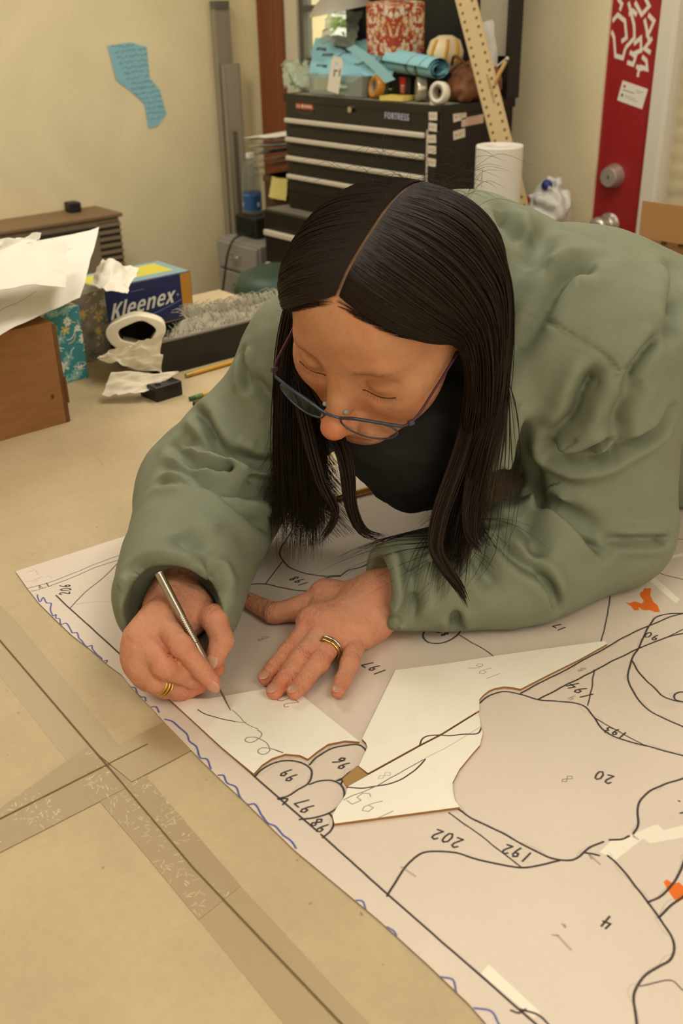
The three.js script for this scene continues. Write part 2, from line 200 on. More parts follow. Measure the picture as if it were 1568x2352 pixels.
// ---------- work table: four boards, taped seams, legs ----------
const TX0 = -1.80, TX1 = 0.35, TZ0 = -1.18, TZ1 = 0.45, SX = -0.607, SZ = -0.255;
{
  const R = rng(5);
  const boardTex = canvasTex(1024, 1024, (g, w, h) => {
    const im = g.createImageData(w, h); for (let y = 0; y < h; y++) for (let x = 0; x < w; x++) { const n = fbm(x * 0.006, y * 0.006, 2, 3), f = noise3(x * 0.25, y * 0.25, 7), q = noise3(x * 0.07, y * 0.07, 17), i = (y * w + x) * 4, e = Math.min(x, y, w - 1 - x, h - 1 - y), k = 1 + (0.05 * n) * Math.min(1, e / 60) + 0.012 * f + 0.015 * q; im.data[i] = 190 * k; im.data[i + 1] = 169 * k; im.data[i + 2] = 132 * k; im.data[i + 3] = 255; }
    g.putImageData(im, 0, 0);
    for (let i = 0; i < 110; i++) { g.fillStyle = `rgba(${90 + 50 * R()},${65 + 40 * R()},40,${0.25 + 0.45 * R()})`; g.beginPath(); g.ellipse(R() * w, R() * h, 0.6 + 2 * R() * R(), 0.6 + 1.4 * R(), R() * 3, 0, 7); g.fill(); }
    for (let i = 0; i < 16; i++) { g.strokeStyle = `rgba(140,105,65,${0.2 + 0.25 * R()})`; g.lineWidth = 1; const x = R() * w, y = R() * h, a = R() * 6.3, l = 8 + 50 * R(); g.beginPath(); g.moveTo(x, y); g.quadraticCurveTo(x + Math.cos(a) * l / 2 + 6 * (R() - 0.5), y + Math.sin(a) * l / 2 + 6 * (R() - 0.5), x + Math.cos(a) * l, y + Math.sin(a) * l); g.stroke(); }
  }, [1.25, 1.25]);
  const boardMat = mat(0xffffff, 0.72, { map: boardTex });
  const t = thing('work_table', 'large work table topped with taped tan hardboard sheets', 'table', [0, 0, 0]);
  const gp = 0.0008;
  for (const [x0, x1] of [[TX0, SX - gp], [SX + gp, TX1]]) for (const [z0, z1] of [[TZ0, SZ - gp], [SZ + gp, TZ1]])
    part('board', boxUV(box(x1 - x0, 0.006, z1 - z0, (x0 + x1) / 2, TY - 0.003, (z0 + z1) / 2)), boardMat, t);
  const wood = mat(0x8f7148, 0.75);
  part('substrate', box(TX1 - TX0, 0.03, TZ1 - TZ0, (TX0 + TX1) / 2, TY - 0.0215, (TZ0 + TZ1) / 2), wood, t);
  part('apron', [box(TX1 - TX0 - 0.1, 0.09, 0.03, (TX0 + TX1) / 2, TY - 0.08, TZ0 + 0.06), box(TX1 - TX0 - 0.1, 0.09, 0.03, (TX0 + TX1) / 2, TY - 0.08, TZ1 - 0.06), box(0.03, 0.09, TZ1 - TZ0 - 0.1, TX0 + 0.06, TY - 0.08, (TZ0 + TZ1) / 2), box(0.03, 0.09, TZ1 - TZ0 - 0.1, TX1 - 0.06, TY - 0.08, (TZ0 + TZ1) / 2)], wood, t);
  for (const x of [TX0 + 0.09, TX1 - 0.09]) for (const z of [TZ0 + 0.09, TZ1 - 0.09]) part('leg', box(0.07, TY - 0.036, 0.07, x, (TY - 0.036) / 2, z, 0.004), wood, t);
  // packing tape over the seams: clear film, scuffed in places, with whitish glints painted in as pale strokes
  const tapeTex = canvasTex(1024, 256, (g, w, h) => {
    g.fillStyle = '#a48e68'; g.fillRect(0, 0, w, h);
    for (let i = 0; i < 2600; i++) { const x = R() * w, y = R() * h, n = noise3(x * 0.006, y * 0.012, 3); if (n < 0.05) continue; g.strokeStyle = `rgba(236,222,190,${0.25 + 0.4 * R()})`; g.lineWidth = 0.7 + R(); const l = 3 + 9 * R(), a = R() * 3.1; g.beginPath(); g.moveTo(x, y); g.lineTo(x + Math.cos(a) * l, y + Math.sin(a) * l); g.stroke(); }
    for (let i = 0; i < 500; i++) { g.fillStyle = `rgba(120,92,56,${0.1 + 0.2 * R()})`; g.fillRect(R() * w, R() * h, 1 + 3 * R(), 1 + R()); }
  });
  const clean = mat(0xa8926a, 0.42), scuffGlint = mat(0xffffff, 0.5, { map: tapeTex });
  function strip(poly, y, m, name = 'packing_tape') { const sh = new THREE.Shape(poly.map(p => new THREE.Vector2(p[0], -p[1]))), g = new THREE.ExtrudeGeometry(sh, { depth: 0.0002, bevelEnabled: false }); g.rotateX(-Math.PI / 2); g.translate(0, y, 0); const p = g.attributes.position, uv = g.attributes.uv; for (let i = 0; i < p.count; i++) uv.setXY(i, p.getX(i) * 2.2, p.getZ(i) * 8); part(name, g, m, t); }
  strip([[-1.5, -0.296], [-0.869, -0.294], [-0.63, -0.277], [-0.575, -0.275], [-0.575, -0.233], [-0.63, -0.235], [-0.785, -0.243], [-1.5, -0.246]], TY, clean);
  strip([[-0.60, -0.275], [-0.575, -0.274], [-0.504, -0.270], [-0.435, -0.266], [-0.43, -0.228], [-0.509, -0.231], [-0.602, -0.233]], TY + 0.0003, scuffGlint);
  strip([[-0.436, -0.266], [-0.317, -0.263], [0.3, -0.263], [0.3, -0.222], [-0.331, -0.224], [-0.43, -0.228]], TY, clean);
  strip([[-0.640, -0.255], [-0.575, -0.255], [-0.577, -0.150], [-0.575, 0.40], [-0.615, 0.40], [-0.615, -0.15]], TY + 0.0006, scuffGlint);
  strip([[-0.625, -0.338], [-0.578, -0.334], [-0.578, -0.262], [-0.624, -0.258]], TY + 0.0009, clean);
  const sm = mat(0x6f5836, 0.8);
  strip([[-1.5, -0.2816], [-0.841, -0.2674], [-0.609, -0.2574], [-0.609, -0.2563], [-0.841, -0.2663], [-1.5, -0.2804]], TY + 0.0011, sm, 'seam'); strip([[-0.609, -0.2574], [-0.471, -0.2505], [0.3, -0.2505], [0.3, -0.2495], [-0.471, -0.2495], [-0.609, -0.2564]], TY + 0.0011, sm, 'seam'); strip([[-0.6095, -0.295], [-0.6083, -0.295], [-0.6083, 0.40], [-0.6095, 0.40]], TY + 0.00115, sm, 'seam');
}

// ---------- the big drawing sheet ----------
let sheetPen;
const PX0 = -0.98, PX1 = 0.30, PZ0 = -1.17, PZ1 = -0.22;
const digitStrokes = { 0: [[[.5, 1], [.15, .8], [.1, .35], [.35, .02], [.7, .12], [.82, .5], [.75, .88], [.5, 1]]], 1: [[[.55, 1], [.45, 0]]], 2: [[[.1, .8], [.35, 1], [.7, .9], [.7, .65], [.15, .05], [.85, .08]]], 3: [[[.15, .9], [.55, 1], [.75, .8], [.4, .55], [.78, .35], [.6, .05], [.12, .08]]], 4: [[[.25, 1], [.12, .5], [.85, .55]], [[.72, .95], [.6, 0]]], 5: [[[.8, 1], [.25, .98], [.2, .55], [.65, .55], [.75, .2], [.4, 0], [.1, .1]]], 6: [[[.7, 1], [.25, .6], [.12, .2], [.4, 0], [.75, .18], [.6, .48], [.2, .3]]], 7: [[[.1, .95], [.85, .95], [.4, 0]]], 8: [[[.5, .5], [.2, .75], [.5, 1], [.78, .75], [.5, .5], [.15, .22], [.5, 0], [.85, .25], [.5, .5]]], 9: [[[.75, .6], [.3, .55], [.2, .85], [.55, 1], [.78, .8], [.7, .4], [.5, 0]]], B: [[[.2, 0], [.25, 1]], [[.25, 1], [.7, .9], [.3, .55], [.8, .4], [.6, .05], [.2, 0]]], '.': [[[.4, .1], [.5, .1]]] };
{
  const S = 1600, W = 2048, Hh = 1520, X = x => (x - PX0) * S, Z = z => (z - PZ0) * S, R = rng(21);
  function pen(g, a, wmm, col, wob = 0.0006) { g.strokeStyle = col; g.lineWidth = wmm / 1000 * S; g.lineCap = g.lineJoin = 'round'; const c = []; for (let i = 0; i < a.length; i += 2) c.push(V(a[i], 0, a[i + 1])); const q = c.length > 2 ? new THREE.CatmullRomCurve3(c, false, 'centripetal').getPoints(c.length * 8) : c; g.beginPath(); q.forEach((p, i) => { const x = X(p.x + wob * noise3(p.x * 40, p.z * 40, 3)), z = Z(p.z + wob * noise3(p.x * 40, p.z * 40, 9)); i ? g.lineTo(x, z) : g.moveTo(x, z); }); g.stroke(); }
  function digits(g, txt, at, h, col = '#2c2626', wmm = 1.1, turn = 0) { g.strokeStyle = col; g.lineWidth = wmm / 1000 * S; g.lineCap = g.lineJoin = 'round'; const cw = h * 0.72, n = txt.length; [...txt].forEach((ch, i) => { for (const st of digitStrokes[ch] || []) { g.beginPath(); st.forEach(([u, v], k) => { const tx = (i - n / 2) * cw + u * cw * 0.8, ty = (v - 0.5) * h + 0.06 * h * Math.sin(i * 2 + n), c = Math.cos(turn), s = Math.sin(turn), rx = tx * c - ty * s + 0.12 * ty, ry = tx * s + ty * c; const x = X(at[0] - rx), z = Z(at[2] + ry); k ? g.lineTo(x, z) : g.moveTo(x, z); }); g.stroke(); } }); }
  sheetPen = { pen, digits, X, Z, S };
  const ink = '#2b2422', pencil = 'rgba(120,108,98,0.55)', blue = '#4b4f94';
  const tex = canvasTex(W, Hh, (g, w, h) => {
    const im = g.createImageData(w, h); for (let y = 0; y < h; y++) for (let x = 0; x < w; x++) { const n = fbm(x * 0.004, y * 0.004, 5, 3), f = noise3(x * 0.12, y * 0.12, 1), i = (y * w + x) * 4, k = 1 + 0.02 * n + 0.006 * f; im.data[i] = 221 * k; im.data[i + 1] = 205 * k; im.data[i + 2] = 190 * k; im.data[i + 3] = 255; }
    g.putImageData(im, 0, 0);
    for (let i = 0; i < 60; i++) { g.fillStyle = `rgba(150,135,118,${0.02 + 0.03 * R()})`; g.beginPath(); g.ellipse(R() * w, R() * h, 15 + 50 * R(), 6 + 22 * R(), R() * 3, 0, 7); g.fill(); }
    const wt = [[-0.276,-0.338, -0.277,-0.347, -0.234,-0.345, -0.234,-0.339], [-0.288,-0.477, -0.289,-0.491, -0.282,-0.511, -0.278,-0.527, -0.276,-0.531, -0.270,-0.529, -0.263,-0.545, -0.256,-0.534, -0.269,-0.511, -0.275,-0.511, -0.276,-0.479], [-0.495,-0.829, -0.498,-0.841, -0.440,-0.815, -0.439,-0.806], [-0.495,-0.841, -0.500,-0.866, -0.495,-0.867, -0.483,-0.831], [-0.502,-0.874, -0.492,-0.901, -0.487,-0.894, -0.498,-0.875]];
    for (const a of wt) { g.fillStyle = 'rgba(244,236,218,0.9)'; g.beginPath(); for (let i = 0; i < a.length; i += 2) g.lineTo(X(a[i]), Z(a[i + 1])); g.fill(); }
    for (const a of [[-0.474,-0.770, -0.470,-0.772, -0.469,-0.777, -0.467,-0.779, -0.461,-0.780, -0.463,-0.786, -0.472,-0.792, -0.475,-0.798, -0.474,-0.801, -0.477,-0.807, -0.472,-0.812, -0.465,-0.800, -0.455,-0.791, -0.449,-0.789, -0.440,-0.780, -0.444,-0.776, -0.449,-0.776, -0.451,-0.773, -0.454,-0.771, -0.460,-0.772, -0.456,-0.768, -0.459,-0.764, -0.466,-0.768], [-0.242,-0.487, -0.242,-0.491, -0.237,-0.491, -0.235,-0.495, -0.230,-0.494, -0.224,-0.486, -0.227,-0.479, -0.236,-0.483, -0.240,-0.486]]) { g.fillStyle = '#e8701c'; g.beginPath(); for (let i = 0; i < a.length; i += 2) g.lineTo(X(a[i]), Z(a[i + 1])); g.fill(); }
    // ruled border, top corner
    pen(g, [-0.878, -0.345, -0.845, -0.344, -0.78, -0.343, -0.651, -0.34, -0.517, -0.338, -0.44, -0.338], 1.4, ink, 0.0002); pen(g, [-0.434, -0.338, -0.36, -0.337, -0.244, -0.337, 0.25, -0.335], 1.4, ink, 0.0002);
    pen(g, [-0.911,-0.329, -0.907,-0.349, -0.907,-0.379, -0.909,-0.405, -0.908,-0.440, -0.906,-0.477], 0.9, '#5a504a'); pen(g, [-0.899,-0.347, -0.900,-0.378, -0.902,-0.405, -0.899,-0.435, -0.897,-0.472], 0.9, '#4a403c'); pen(g, [-0.899,-0.435, -0.878,-0.402, -0.863,-0.372, -0.845,-0.344], 1, '#4a403c'); pen(g, [-0.848,-0.351, -0.841,-0.366, -0.826,-0.385, -0.802,-0.414], 0.6, pencil); pen(g, [-0.903,-0.329, -0.901,-0.336, -0.900,-0.345], 0.8, '#5a504a'); pen(g, [-0.908,-0.349, -0.899,-0.347], 0.8, ink);
    pen(g, [-0.942,-0.352, -0.932,-0.350], 0.6, pencil); pen(g, [-0.906,-0.339, -0.902,-0.339, -0.909,-0.341, -0.901,-0.341], 0.7, '#6a5e56');
    for (const a of [[-0.945,-0.342, -0.946,-0.345, -0.944,-0.347, -0.946,-0.351], [-0.928,-0.336, -0.927,-0.339, -0.925,-0.344], [-0.920,-0.340, -0.919,-0.346, -0.923,-0.352], [-0.918,-0.354, -0.918,-0.358, -0.914,-0.360], [-0.924,-0.344, -0.924,-0.349]]) pen(g, a, 0.5, pencil, 0.003);
    // blue wavy marker near the cut edge
    pen(g, [-0.892,-0.331, -0.887,-0.329, -0.877,-0.327, -0.883,-0.333, -0.870,-0.331, -0.867,-0.334, -0.852,-0.327, -0.843,-0.325, -0.844,-0.328, -0.837,-0.325, -0.834,-0.327, -0.823,-0.324, -0.823,-0.328, -0.808,-0.326, -0.802,-0.325, -0.799,-0.329, -0.789,-0.326, -0.783,-0.326, -0.771,-0.325, -0.770,-0.329, -0.765,-0.327, -0.754,-0.326, -0.745,-0.326, -0.740,-0.324, -0.738,-0.328, -0.735,-0.325], 1.3, blue);
    pen(g, [-0.686,-0.324, -0.683,-0.326, -0.673,-0.323, -0.667,-0.323, -0.665,-0.325, -0.660,-0.323], 1.3, blue); pen(g, [-0.649,-0.323, -0.646,-0.326, -0.638,-0.324], 1.3, blue);
    pen(g, [-0.626,-0.323, -0.620,-0.326, -0.608,-0.326, -0.597,-0.326, -0.588,-0.323, -0.579,-0.323, -0.564,-0.318, -0.560,-0.321, -0.548,-0.317], 1.4, blue); pen(g, [-0.538,-0.317, -0.535,-0.320, -0.526,-0.318, -0.517,-0.320, -0.506,-0.316, -0.495,-0.316, -0.492,-0.320, -0.480,-0.317, -0.469,-0.316, -0.463,-0.318, -0.453,-0.317, -0.444,-0.318, -0.436,-0.316], 1.4, blue);
    for (const a of [[-0.371,-0.317, -0.368,-0.320, -0.361,-0.317], [-0.341,-0.318, -0.336,-0.319, -0.332,-0.318], [-0.291,-0.318, -0.285,-0.322, -0.277,-0.317], [-0.262,-0.317, -0.254,-0.323, -0.246,-0.321, -0.236,-0.316]]) pen(g, a, 1.2, blue);
    // pattern outlines
    const I = [
      [-0.461,-0.540, -0.463,-0.555, -0.458,-0.568, -0.447,-0.575, -0.430,-0.582, -0.418,-0.591, -0.407,-0.601, -0.397,-0.604, -0.385,-0.598, -0.371,-0.591, -0.357,-0.590, -0.333,-0.599, -0.306,-0.611, -0.271,-0.629],
      [-0.387,-0.432, -0.371,-0.433, -0.345,-0.439, -0.323,-0.442, -0.307,-0.447, -0.298,-0.454, -0.295,-0.462, -0.295,-0.476, -0.292,-0.487], [-0.290,-0.492, -0.285,-0.499, -0.283,-0.506], [-0.282,-0.510, -0.284,-0.517, -0.295,-0.533, -0.299,-0.542, -0.300,-0.557, -0.297,-0.572, -0.291,-0.588, -0.284,-0.619],
      [-0.360,-0.336, -0.367,-0.354, -0.372,-0.370, -0.371,-0.382, -0.366,-0.390, -0.354,-0.400, -0.339,-0.408, -0.323,-0.418, -0.314,-0.426, -0.307,-0.438, -0.302,-0.449], [-0.294,-0.469, -0.290,-0.472, -0.286,-0.474], [-0.282,-0.478, -0.272,-0.477, -0.256,-0.471, -0.239,-0.464, -0.226,-0.459, -0.213,-0.452, -0.206,-0.445, -0.203,-0.436, -0.205,-0.426, -0.207,-0.413, -0.206,-0.405, -0.203,-0.397, -0.197,-0.389, -0.192,-0.383, -0.179,-0.367],
      [-0.239,-0.464, -0.236,-0.476, -0.237,-0.492, -0.242,-0.511, -0.251,-0.532], [-0.227,-0.459, -0.227,-0.472, -0.226,-0.487, -0.228,-0.511],
      [-0.447,-0.577, -0.443,-0.623, -0.439,-0.684, -0.438,-0.716, -0.433,-0.753, -0.429,-0.777, -0.424,-0.795, -0.412,-0.829], [-0.431,-0.582, -0.427,-0.618, -0.424,-0.653, -0.420,-0.692, -0.416,-0.721, -0.410,-0.748, -0.404,-0.764, -0.391,-0.795],
      [-0.404,-0.816, -0.424,-0.795, -0.434,-0.781, -0.437,-0.766, -0.429,-0.740, -0.418,-0.713, -0.412,-0.693, -0.402,-0.673, -0.392,-0.660, -0.379,-0.650, -0.362,-0.641, -0.343,-0.640, -0.326,-0.643, -0.302,-0.647], [-0.411,-0.691, -0.396,-0.680, -0.375,-0.671, -0.360,-0.666, -0.349,-0.669, -0.343,-0.674], [-0.349,-0.686, -0.354,-0.683, -0.355,-0.676, -0.351,-0.670, -0.345,-0.672],
      [-0.824,-0.615, -0.812,-0.600, -0.799,-0.580, -0.781,-0.567, -0.757,-0.562, -0.736,-0.567, -0.721,-0.576, -0.708,-0.591], [-0.761,-0.501, -0.753,-0.517, -0.738,-0.526, -0.721,-0.534, -0.705,-0.548, -0.701,-0.557], [-0.708,-0.591, -0.711,-0.606, -0.706,-0.624, -0.716,-0.649, -0.716,-0.665], [-0.706,-0.555, -0.717,-0.567, -0.714,-0.579, -0.707,-0.590],
      [-0.789,-0.379, -0.786,-0.371, -0.782,-0.368, -0.770,-0.364, -0.751,-0.365, -0.726,-0.373], [-0.572,-0.581, -0.568,-0.575, -0.557,-0.572, -0.549,-0.579, -0.546,-0.591, -0.547,-0.603, -0.551,-0.611], [-0.622,-0.573, -0.606,-0.565, -0.590,-0.568, -0.578,-0.586],
      [-0.517,-0.338, -0.520,-0.346, -0.520,-0.358, -0.515,-0.368, -0.507,-0.375, -0.499,-0.377, -0.492,-0.376, -0.485,-0.370, -0.482,-0.363, -0.482,-0.355, -0.482,-0.345, -0.485,-0.337], [-0.499,-0.379, -0.502,-0.390, -0.502,-0.402, -0.498,-0.414, -0.491,-0.424, -0.485,-0.425, -0.479,-0.423, -0.474,-0.416, -0.470,-0.406, -0.470,-0.398, -0.469,-0.390, -0.470,-0.384], [-0.481,-0.365, -0.479,-0.373, -0.474,-0.380, -0.467,-0.383, -0.460,-0.382, -0.453,-0.377, -0.449,-0.371, -0.447,-0.363, -0.447,-0.356, -0.450,-0.346, -0.456,-0.336], [-0.447,-0.356, -0.440,-0.355, -0.435,-0.351, -0.432,-0.345, -0.431,-0.337],
      [-0.469,-0.385, -0.468,-0.388, -0.465,-0.384], [-0.484,-0.337, -0.480,-0.342, -0.477,-0.336],
      [-1.011,-0.936, -0.880,-0.817, -0.834,-0.760, -0.811,-0.765, -0.793,-0.773, -0.780,-0.781], [-0.824,-0.763, -0.820,-0.779, -0.814,-0.785],
    ]; for (const a of I) pen(g, a, 1.5, ink);
    for (const a of [[-0.387,-0.424, -0.346,-0.425, -0.317,-0.424], [-0.425,-0.653, -0.410,-0.630, -0.397,-0.607], [-0.383,-0.597, -0.358,-0.598, -0.333,-0.599], [-0.491,-0.768, -0.466,-0.727, -0.447,-0.693], [-0.496,-0.601, -0.523,-0.603, -0.546,-0.603], [-0.499,-0.846, -0.479,-0.846, -0.460,-0.852, -0.433,-0.863], [-0.410,-0.748, -0.408,-0.770, -0.404,-0.796], [-0.774,-0.563, -0.748,-0.521], [-0.653,-0.351, -0.637,-0.352], [-0.647,-0.354, -0.642,-0.345], [-0.523,-0.912, -0.509,-0.929, -0.488,-0.954]]) pen(g, a, 1.0, ink);
    pen(g, [-0.206,-0.403, -0.200,-0.414, -0.194,-0.424, -0.186,-0.423, -0.174,-0.425], 0.9, '#5d4c42'); for (const a of [[-0.244,-0.337, -0.233,-0.343, -0.222,-0.342], [-0.246,-0.333, -0.242,-0.335, -0.241,-0.340]]) pen(g, a, 1.2, ink);
    // pencil ghosts beside the inked lines
    for (const a of I) if (R() < 0.6) pen(g, a.map(v => v + 0.0035 * (R() - 0.5)), 0.5, 'rgba(120,105,95,0.35)', 0.004);
    for (let i = 0; i < 9; i++) { const c = [-0.263,-0.406, -0.262,-0.397, -0.280,-0.508, -0.291,-0.470, -0.372,-0.361], k = (i % 5) * 2; pen(g, [c[k], c[k + 1], c[k] + 0.02 * (R() - 0.3), c[k + 1] + 0.006 * (R() - 0.5)], 1.6, 'rgba(110,98,90,0.4)'); }
    const N = [['197', [-0.5618, 0.9, -0.5057], .014], ['198', [-0.7302, 0.9, -0.5509], .013], ['206', [-0.8829, 0.9, -0.3581], .013, -0.5], ['90', [-0.4219, 0.9, -0.7376], .013, 0.3], ['194', [-0.4152, 0.9, -0.6191], .015, -0.2], ['193', [-0.3601, 0.9, -0.5947], .011, 0.25], ['20', [-0.3338, 0.9, -0.5429], .014, 0.4], ['192', [-0.3275, 0.9, -0.4317], .013, 0.3], ['202', [-0.3707, 0.9, -0.4045], .014, 0.3], ['99', [-0.5009, 0.9, -0.3593], .013, 0.1], ['96', [-0.4838, 0.9, -0.3999], .013, 0], ['97', [-0.4661, 0.9, -0.3475], .014, 0], ['98', [-0.4428, 0.9, -0.343], .013, 0.1], ['4', [-0.2483, 0.9, -0.4303], .014, 0.3], ['6.', [-0.2758, 0.9, -0.5593], .015, 0.2], ['17', [-0.4905, 0.9, -0.6851], .011], ['86', [-0.5595, 0.9, -0.5942], .010]];
    for (const [t, p, hh, tu] of N) digits(g, t, p, hh * 0.8, ink, 1.3, tu || 0);
    for (const [t, p, hh] of [['B', [-0.6697, 0.9, -0.459], .011], ['B', [-0.4334, 0.9, -0.6454], .008], ['4', [-0.4132, 0.9, -0.6055], .008], ['8', [-0.3517, 0.9, -0.5206], .011]]) digits(g, t, p, hh, 'rgba(110,98,90,0.75)', 0.7);
  });
  const outline = [-0.954,-0.335, -0.911,-0.329, -0.874,-0.325, -0.843,-0.324, -0.799,-0.323, -0.766,-0.325, -0.733,-0.325, -0.709,-0.327, -0.685,-0.324, -0.647,-0.322, -0.621,-0.320, -0.563,-0.317, -0.529,-0.316, -0.497,-0.316, -0.466,-0.315, -0.435,-0.314, -0.393,-0.316, -0.349,-0.318, -0.303,-0.318, -0.267,-0.317, -0.251,-0.315].concat([-0.1, -0.262, 0.28, -0.255, 0.28, -1.16, -0.915, -1.16, -0.944, -0.469]);
  const sh = new THREE.Shape(); for (let i = 0; i < outline.length; i += 2) i ? sh.lineTo(outline[i], -outline[i + 1]) : sh.moveTo(outline[i], -outline[i + 1]);
  const g = new THREE.ExtrudeGeometry(sh, { depth: 0.0003, bevelEnabled: false }); g.rotateX(-Math.PI / 2); g.translate(0, TY + 0.0013, 0);
  const p = g.attributes.position, uv = g.attributes.uv; for (let i = 0; i < p.count; i++) uv.setXY(i, (p.getX(i) - PX0) * S / W, 1 - (p.getZ(i) - PZ0) * S / Hh);
  single('pattern_sheet', g, mat(0xffffff, 0.82, { map: tex }), 'large white sheet with inked pattern outlines spread over the table', 'paper');
}
// ---------- cut pieces of white-faced board ----------
{
  const { pen, digits, X, Z, S } = sheetPen;
  const edge = mat(0x9b6a3a, 0.9), R = rng(9), CY = TY + 0.0018, TH = 0.0022;
  function card(name, poly, label, draw) {
    const xs = poly.filter((_, i) => i % 2 === 0), zs = poly.filter((_, i) => i % 2), x0 = Math.min(...xs), x1 = Math.max(...xs), z0 = Math.min(...zs), z1 = Math.max(...zs), w = x1 - x0, h = z1 - z0;
    const tk = 1024 / Math.max(w, h), tw = Math.round(tk * w), thh = Math.round(tk * h);
    const tex = canvasTex(tw, thh, (g, a, b) => { g.fillStyle = '#f6efdf'; g.fillRect(0, 0, a, b); for (let i = 0; i < 40; i++) { g.fillStyle = `rgba(200,180,150,${0.03 * R()})`; g.beginPath(); g.ellipse(R() * a, R() * b, 20 + 60 * R(), 10 + 30 * R(), R() * 3, 0, 7); g.fill(); } g.setTransform(tw / (w * S), 0, 0, thh / (h * S), -X(x0) * tw / (w * S), -Z(z0) * thh / (h * S)); draw(g); });
    const sh = new THREE.Shape(); for (let i = 0; i < poly.length; i += 2) i ? sh.lineTo(poly[i], -poly[i + 1]) : sh.moveTo(poly[i], -poly[i + 1]);
    const mk = (d, y) => { const g = new THREE.ExtrudeGeometry(sh, { depth: d, bevelEnabled: false }); g.rotateX(-Math.PI / 2); g.translate(0, y, 0); const p = g.attributes.position, uv = g.attributes.uv; for (let i = 0; i < p.count; i++) uv.setXY(i, (p.getX(i) - x0) / w, 1 - (p.getZ(i) - z0) / h); return g; };
    const t = thing(name, label, 'card'); part('brown_core', mk(TH, CY), edge, t); part('white_face', mk(0.0003, CY + TH), mat(0xffffff, 0.6, { map: tex }), t); return t;
  }
  const pc = 'rgba(125,112,100,0.8)', ink = '#3a2e28';
  card('cut_card', [-0.646,-0.339, -0.622,-0.365, -0.601,-0.409, -0.572,-0.429, -0.491,-0.426, -0.500,-0.418, -0.506,-0.405, -0.505,-0.393, -0.503,-0.381, -0.511,-0.379, -0.520,-0.371, -0.523,-0.360, -0.522,-0.349, -0.518,-0.338, -0.560,-0.337, -0.604,-0.338], 'white card being cut under the knife, with scalloped lower edge', g => {
    pen(g, [-0.616,-0.349, -0.603,-0.352, -0.590,-0.358, -0.580,-0.364], 1.0, ink); pen(g, [-0.580,-0.364, -0.576,-0.368, -0.574,-0.371], 0.8, pc); pen(g, [-0.595,-0.371, -0.582,-0.371, -0.576,-0.370, -0.566,-0.371, -0.560,-0.373], 0.8, pc); pen(g, [-0.559,-0.372, -0.553,-0.372, -0.550,-0.369, -0.550,-0.359, -0.555,-0.356, -0.557,-0.359, -0.554,-0.364, -0.548,-0.367, -0.541,-0.368, -0.535,-0.366, -0.531,-0.363, -0.531,-0.357, -0.535,-0.355, -0.538,-0.357, -0.538,-0.361, -0.534,-0.365, -0.529,-0.368], 1.0, pc); pen(g, [-0.529,-0.368, -0.525,-0.369, -0.522,-0.370], 1.0, ink); digits(g, '203', [-0.5797, 0.9, -0.4147], .014, pc, 0.8); });
  card('cut_card', [-0.543,-0.516, -0.517,-0.561, -0.496,-0.602, -0.468,-0.653, -0.444,-0.695, -0.440,-0.693, -0.442,-0.654, -0.446,-0.614, -0.449,-0.579, -0.455,-0.576, -0.461,-0.571, -0.465,-0.563, -0.466,-0.556, -0.465,-0.548, -0.463,-0.541, -0.453,-0.530, -0.453,-0.484, -0.455,-0.461, -0.458,-0.406, -0.469,-0.406, -0.478,-0.421, -0.481,-0.426, -0.486,-0.429, -0.492,-0.430], 'large white card with a long pointed end beside the flat hand', g => {
    pen(g, [-0.454,-0.460, -0.458,-0.466, -0.458,-0.473, -0.453,-0.481], 1.3, ink); digits(g, '196', [-0.4885, 0.9, -0.5752], .014, 'rgba(150,138,122,0.7)', 0.7); });
  card('cut_card', [-0.457,-0.384, -0.456,-0.404, -0.453,-0.459, -0.451,-0.482, -0.451,-0.526, -0.445,-0.522, -0.439,-0.516, -0.430,-0.509, -0.422,-0.497, -0.418,-0.481, -0.413,-0.463, -0.406,-0.448, -0.399,-0.441, -0.391,-0.435, -0.384,-0.433, -0.434,-0.351, -0.441,-0.355, -0.445,-0.362, -0.448,-0.370, -0.452,-0.378], 'white card lying nearest the camera, with a curved hollow edge', g => {
    pen(g, [-0.457,-0.383, -0.449,-0.391, -0.442,-0.401, -0.436,-0.414, -0.435,-0.430, -0.437,-0.443, -0.439,-0.451], 1.3, ink); pen(g, [-0.442,-0.401, -0.441,-0.426, -0.440,-0.449], 0.9, '#7a6a5a'); pen(g, [-0.440,-0.449, -0.438,-0.474, -0.437,-0.515], 0.6, 'rgba(150,138,122,0.6)'); pen(g, [-0.453,-0.481, -0.446,-0.487, -0.440,-0.496, -0.433,-0.506, -0.436,-0.514], 1.3, ink); pen(g, [-0.448,-0.372, -0.445,-0.388, -0.442,-0.401], 0.8, '#8a7a68'); digits(g, '195', [-0.43, 0.9, -0.3832], .018, 'rgba(150,138,122,0.75)', 0.9); digits(g, '8', [-0.4479, 0.9, -0.4142], .012, 'rgba(150,138,122,0.6)', 0.6); });
  const sp = [-0.467,-0.387, -0.471,-0.406, -0.457,-0.405, -0.458,-0.384]; const sh = new THREE.Shape(); for (let i = 0; i < 8; i += 2) i ? sh.lineTo(sp[i], -sp[i + 1]) : sh.moveTo(sp[i], -sp[i + 1]);
  const g = new THREE.ExtrudeGeometry(sh, { depth: 0.0016, bevelEnabled: false }); g.rotateX(-Math.PI / 2); g.translate(0, CY, 0); single('board_offcut', g, mat(0xa9844f, 0.85), 'small brown board offcut between the two white cards', 'offcut');
}

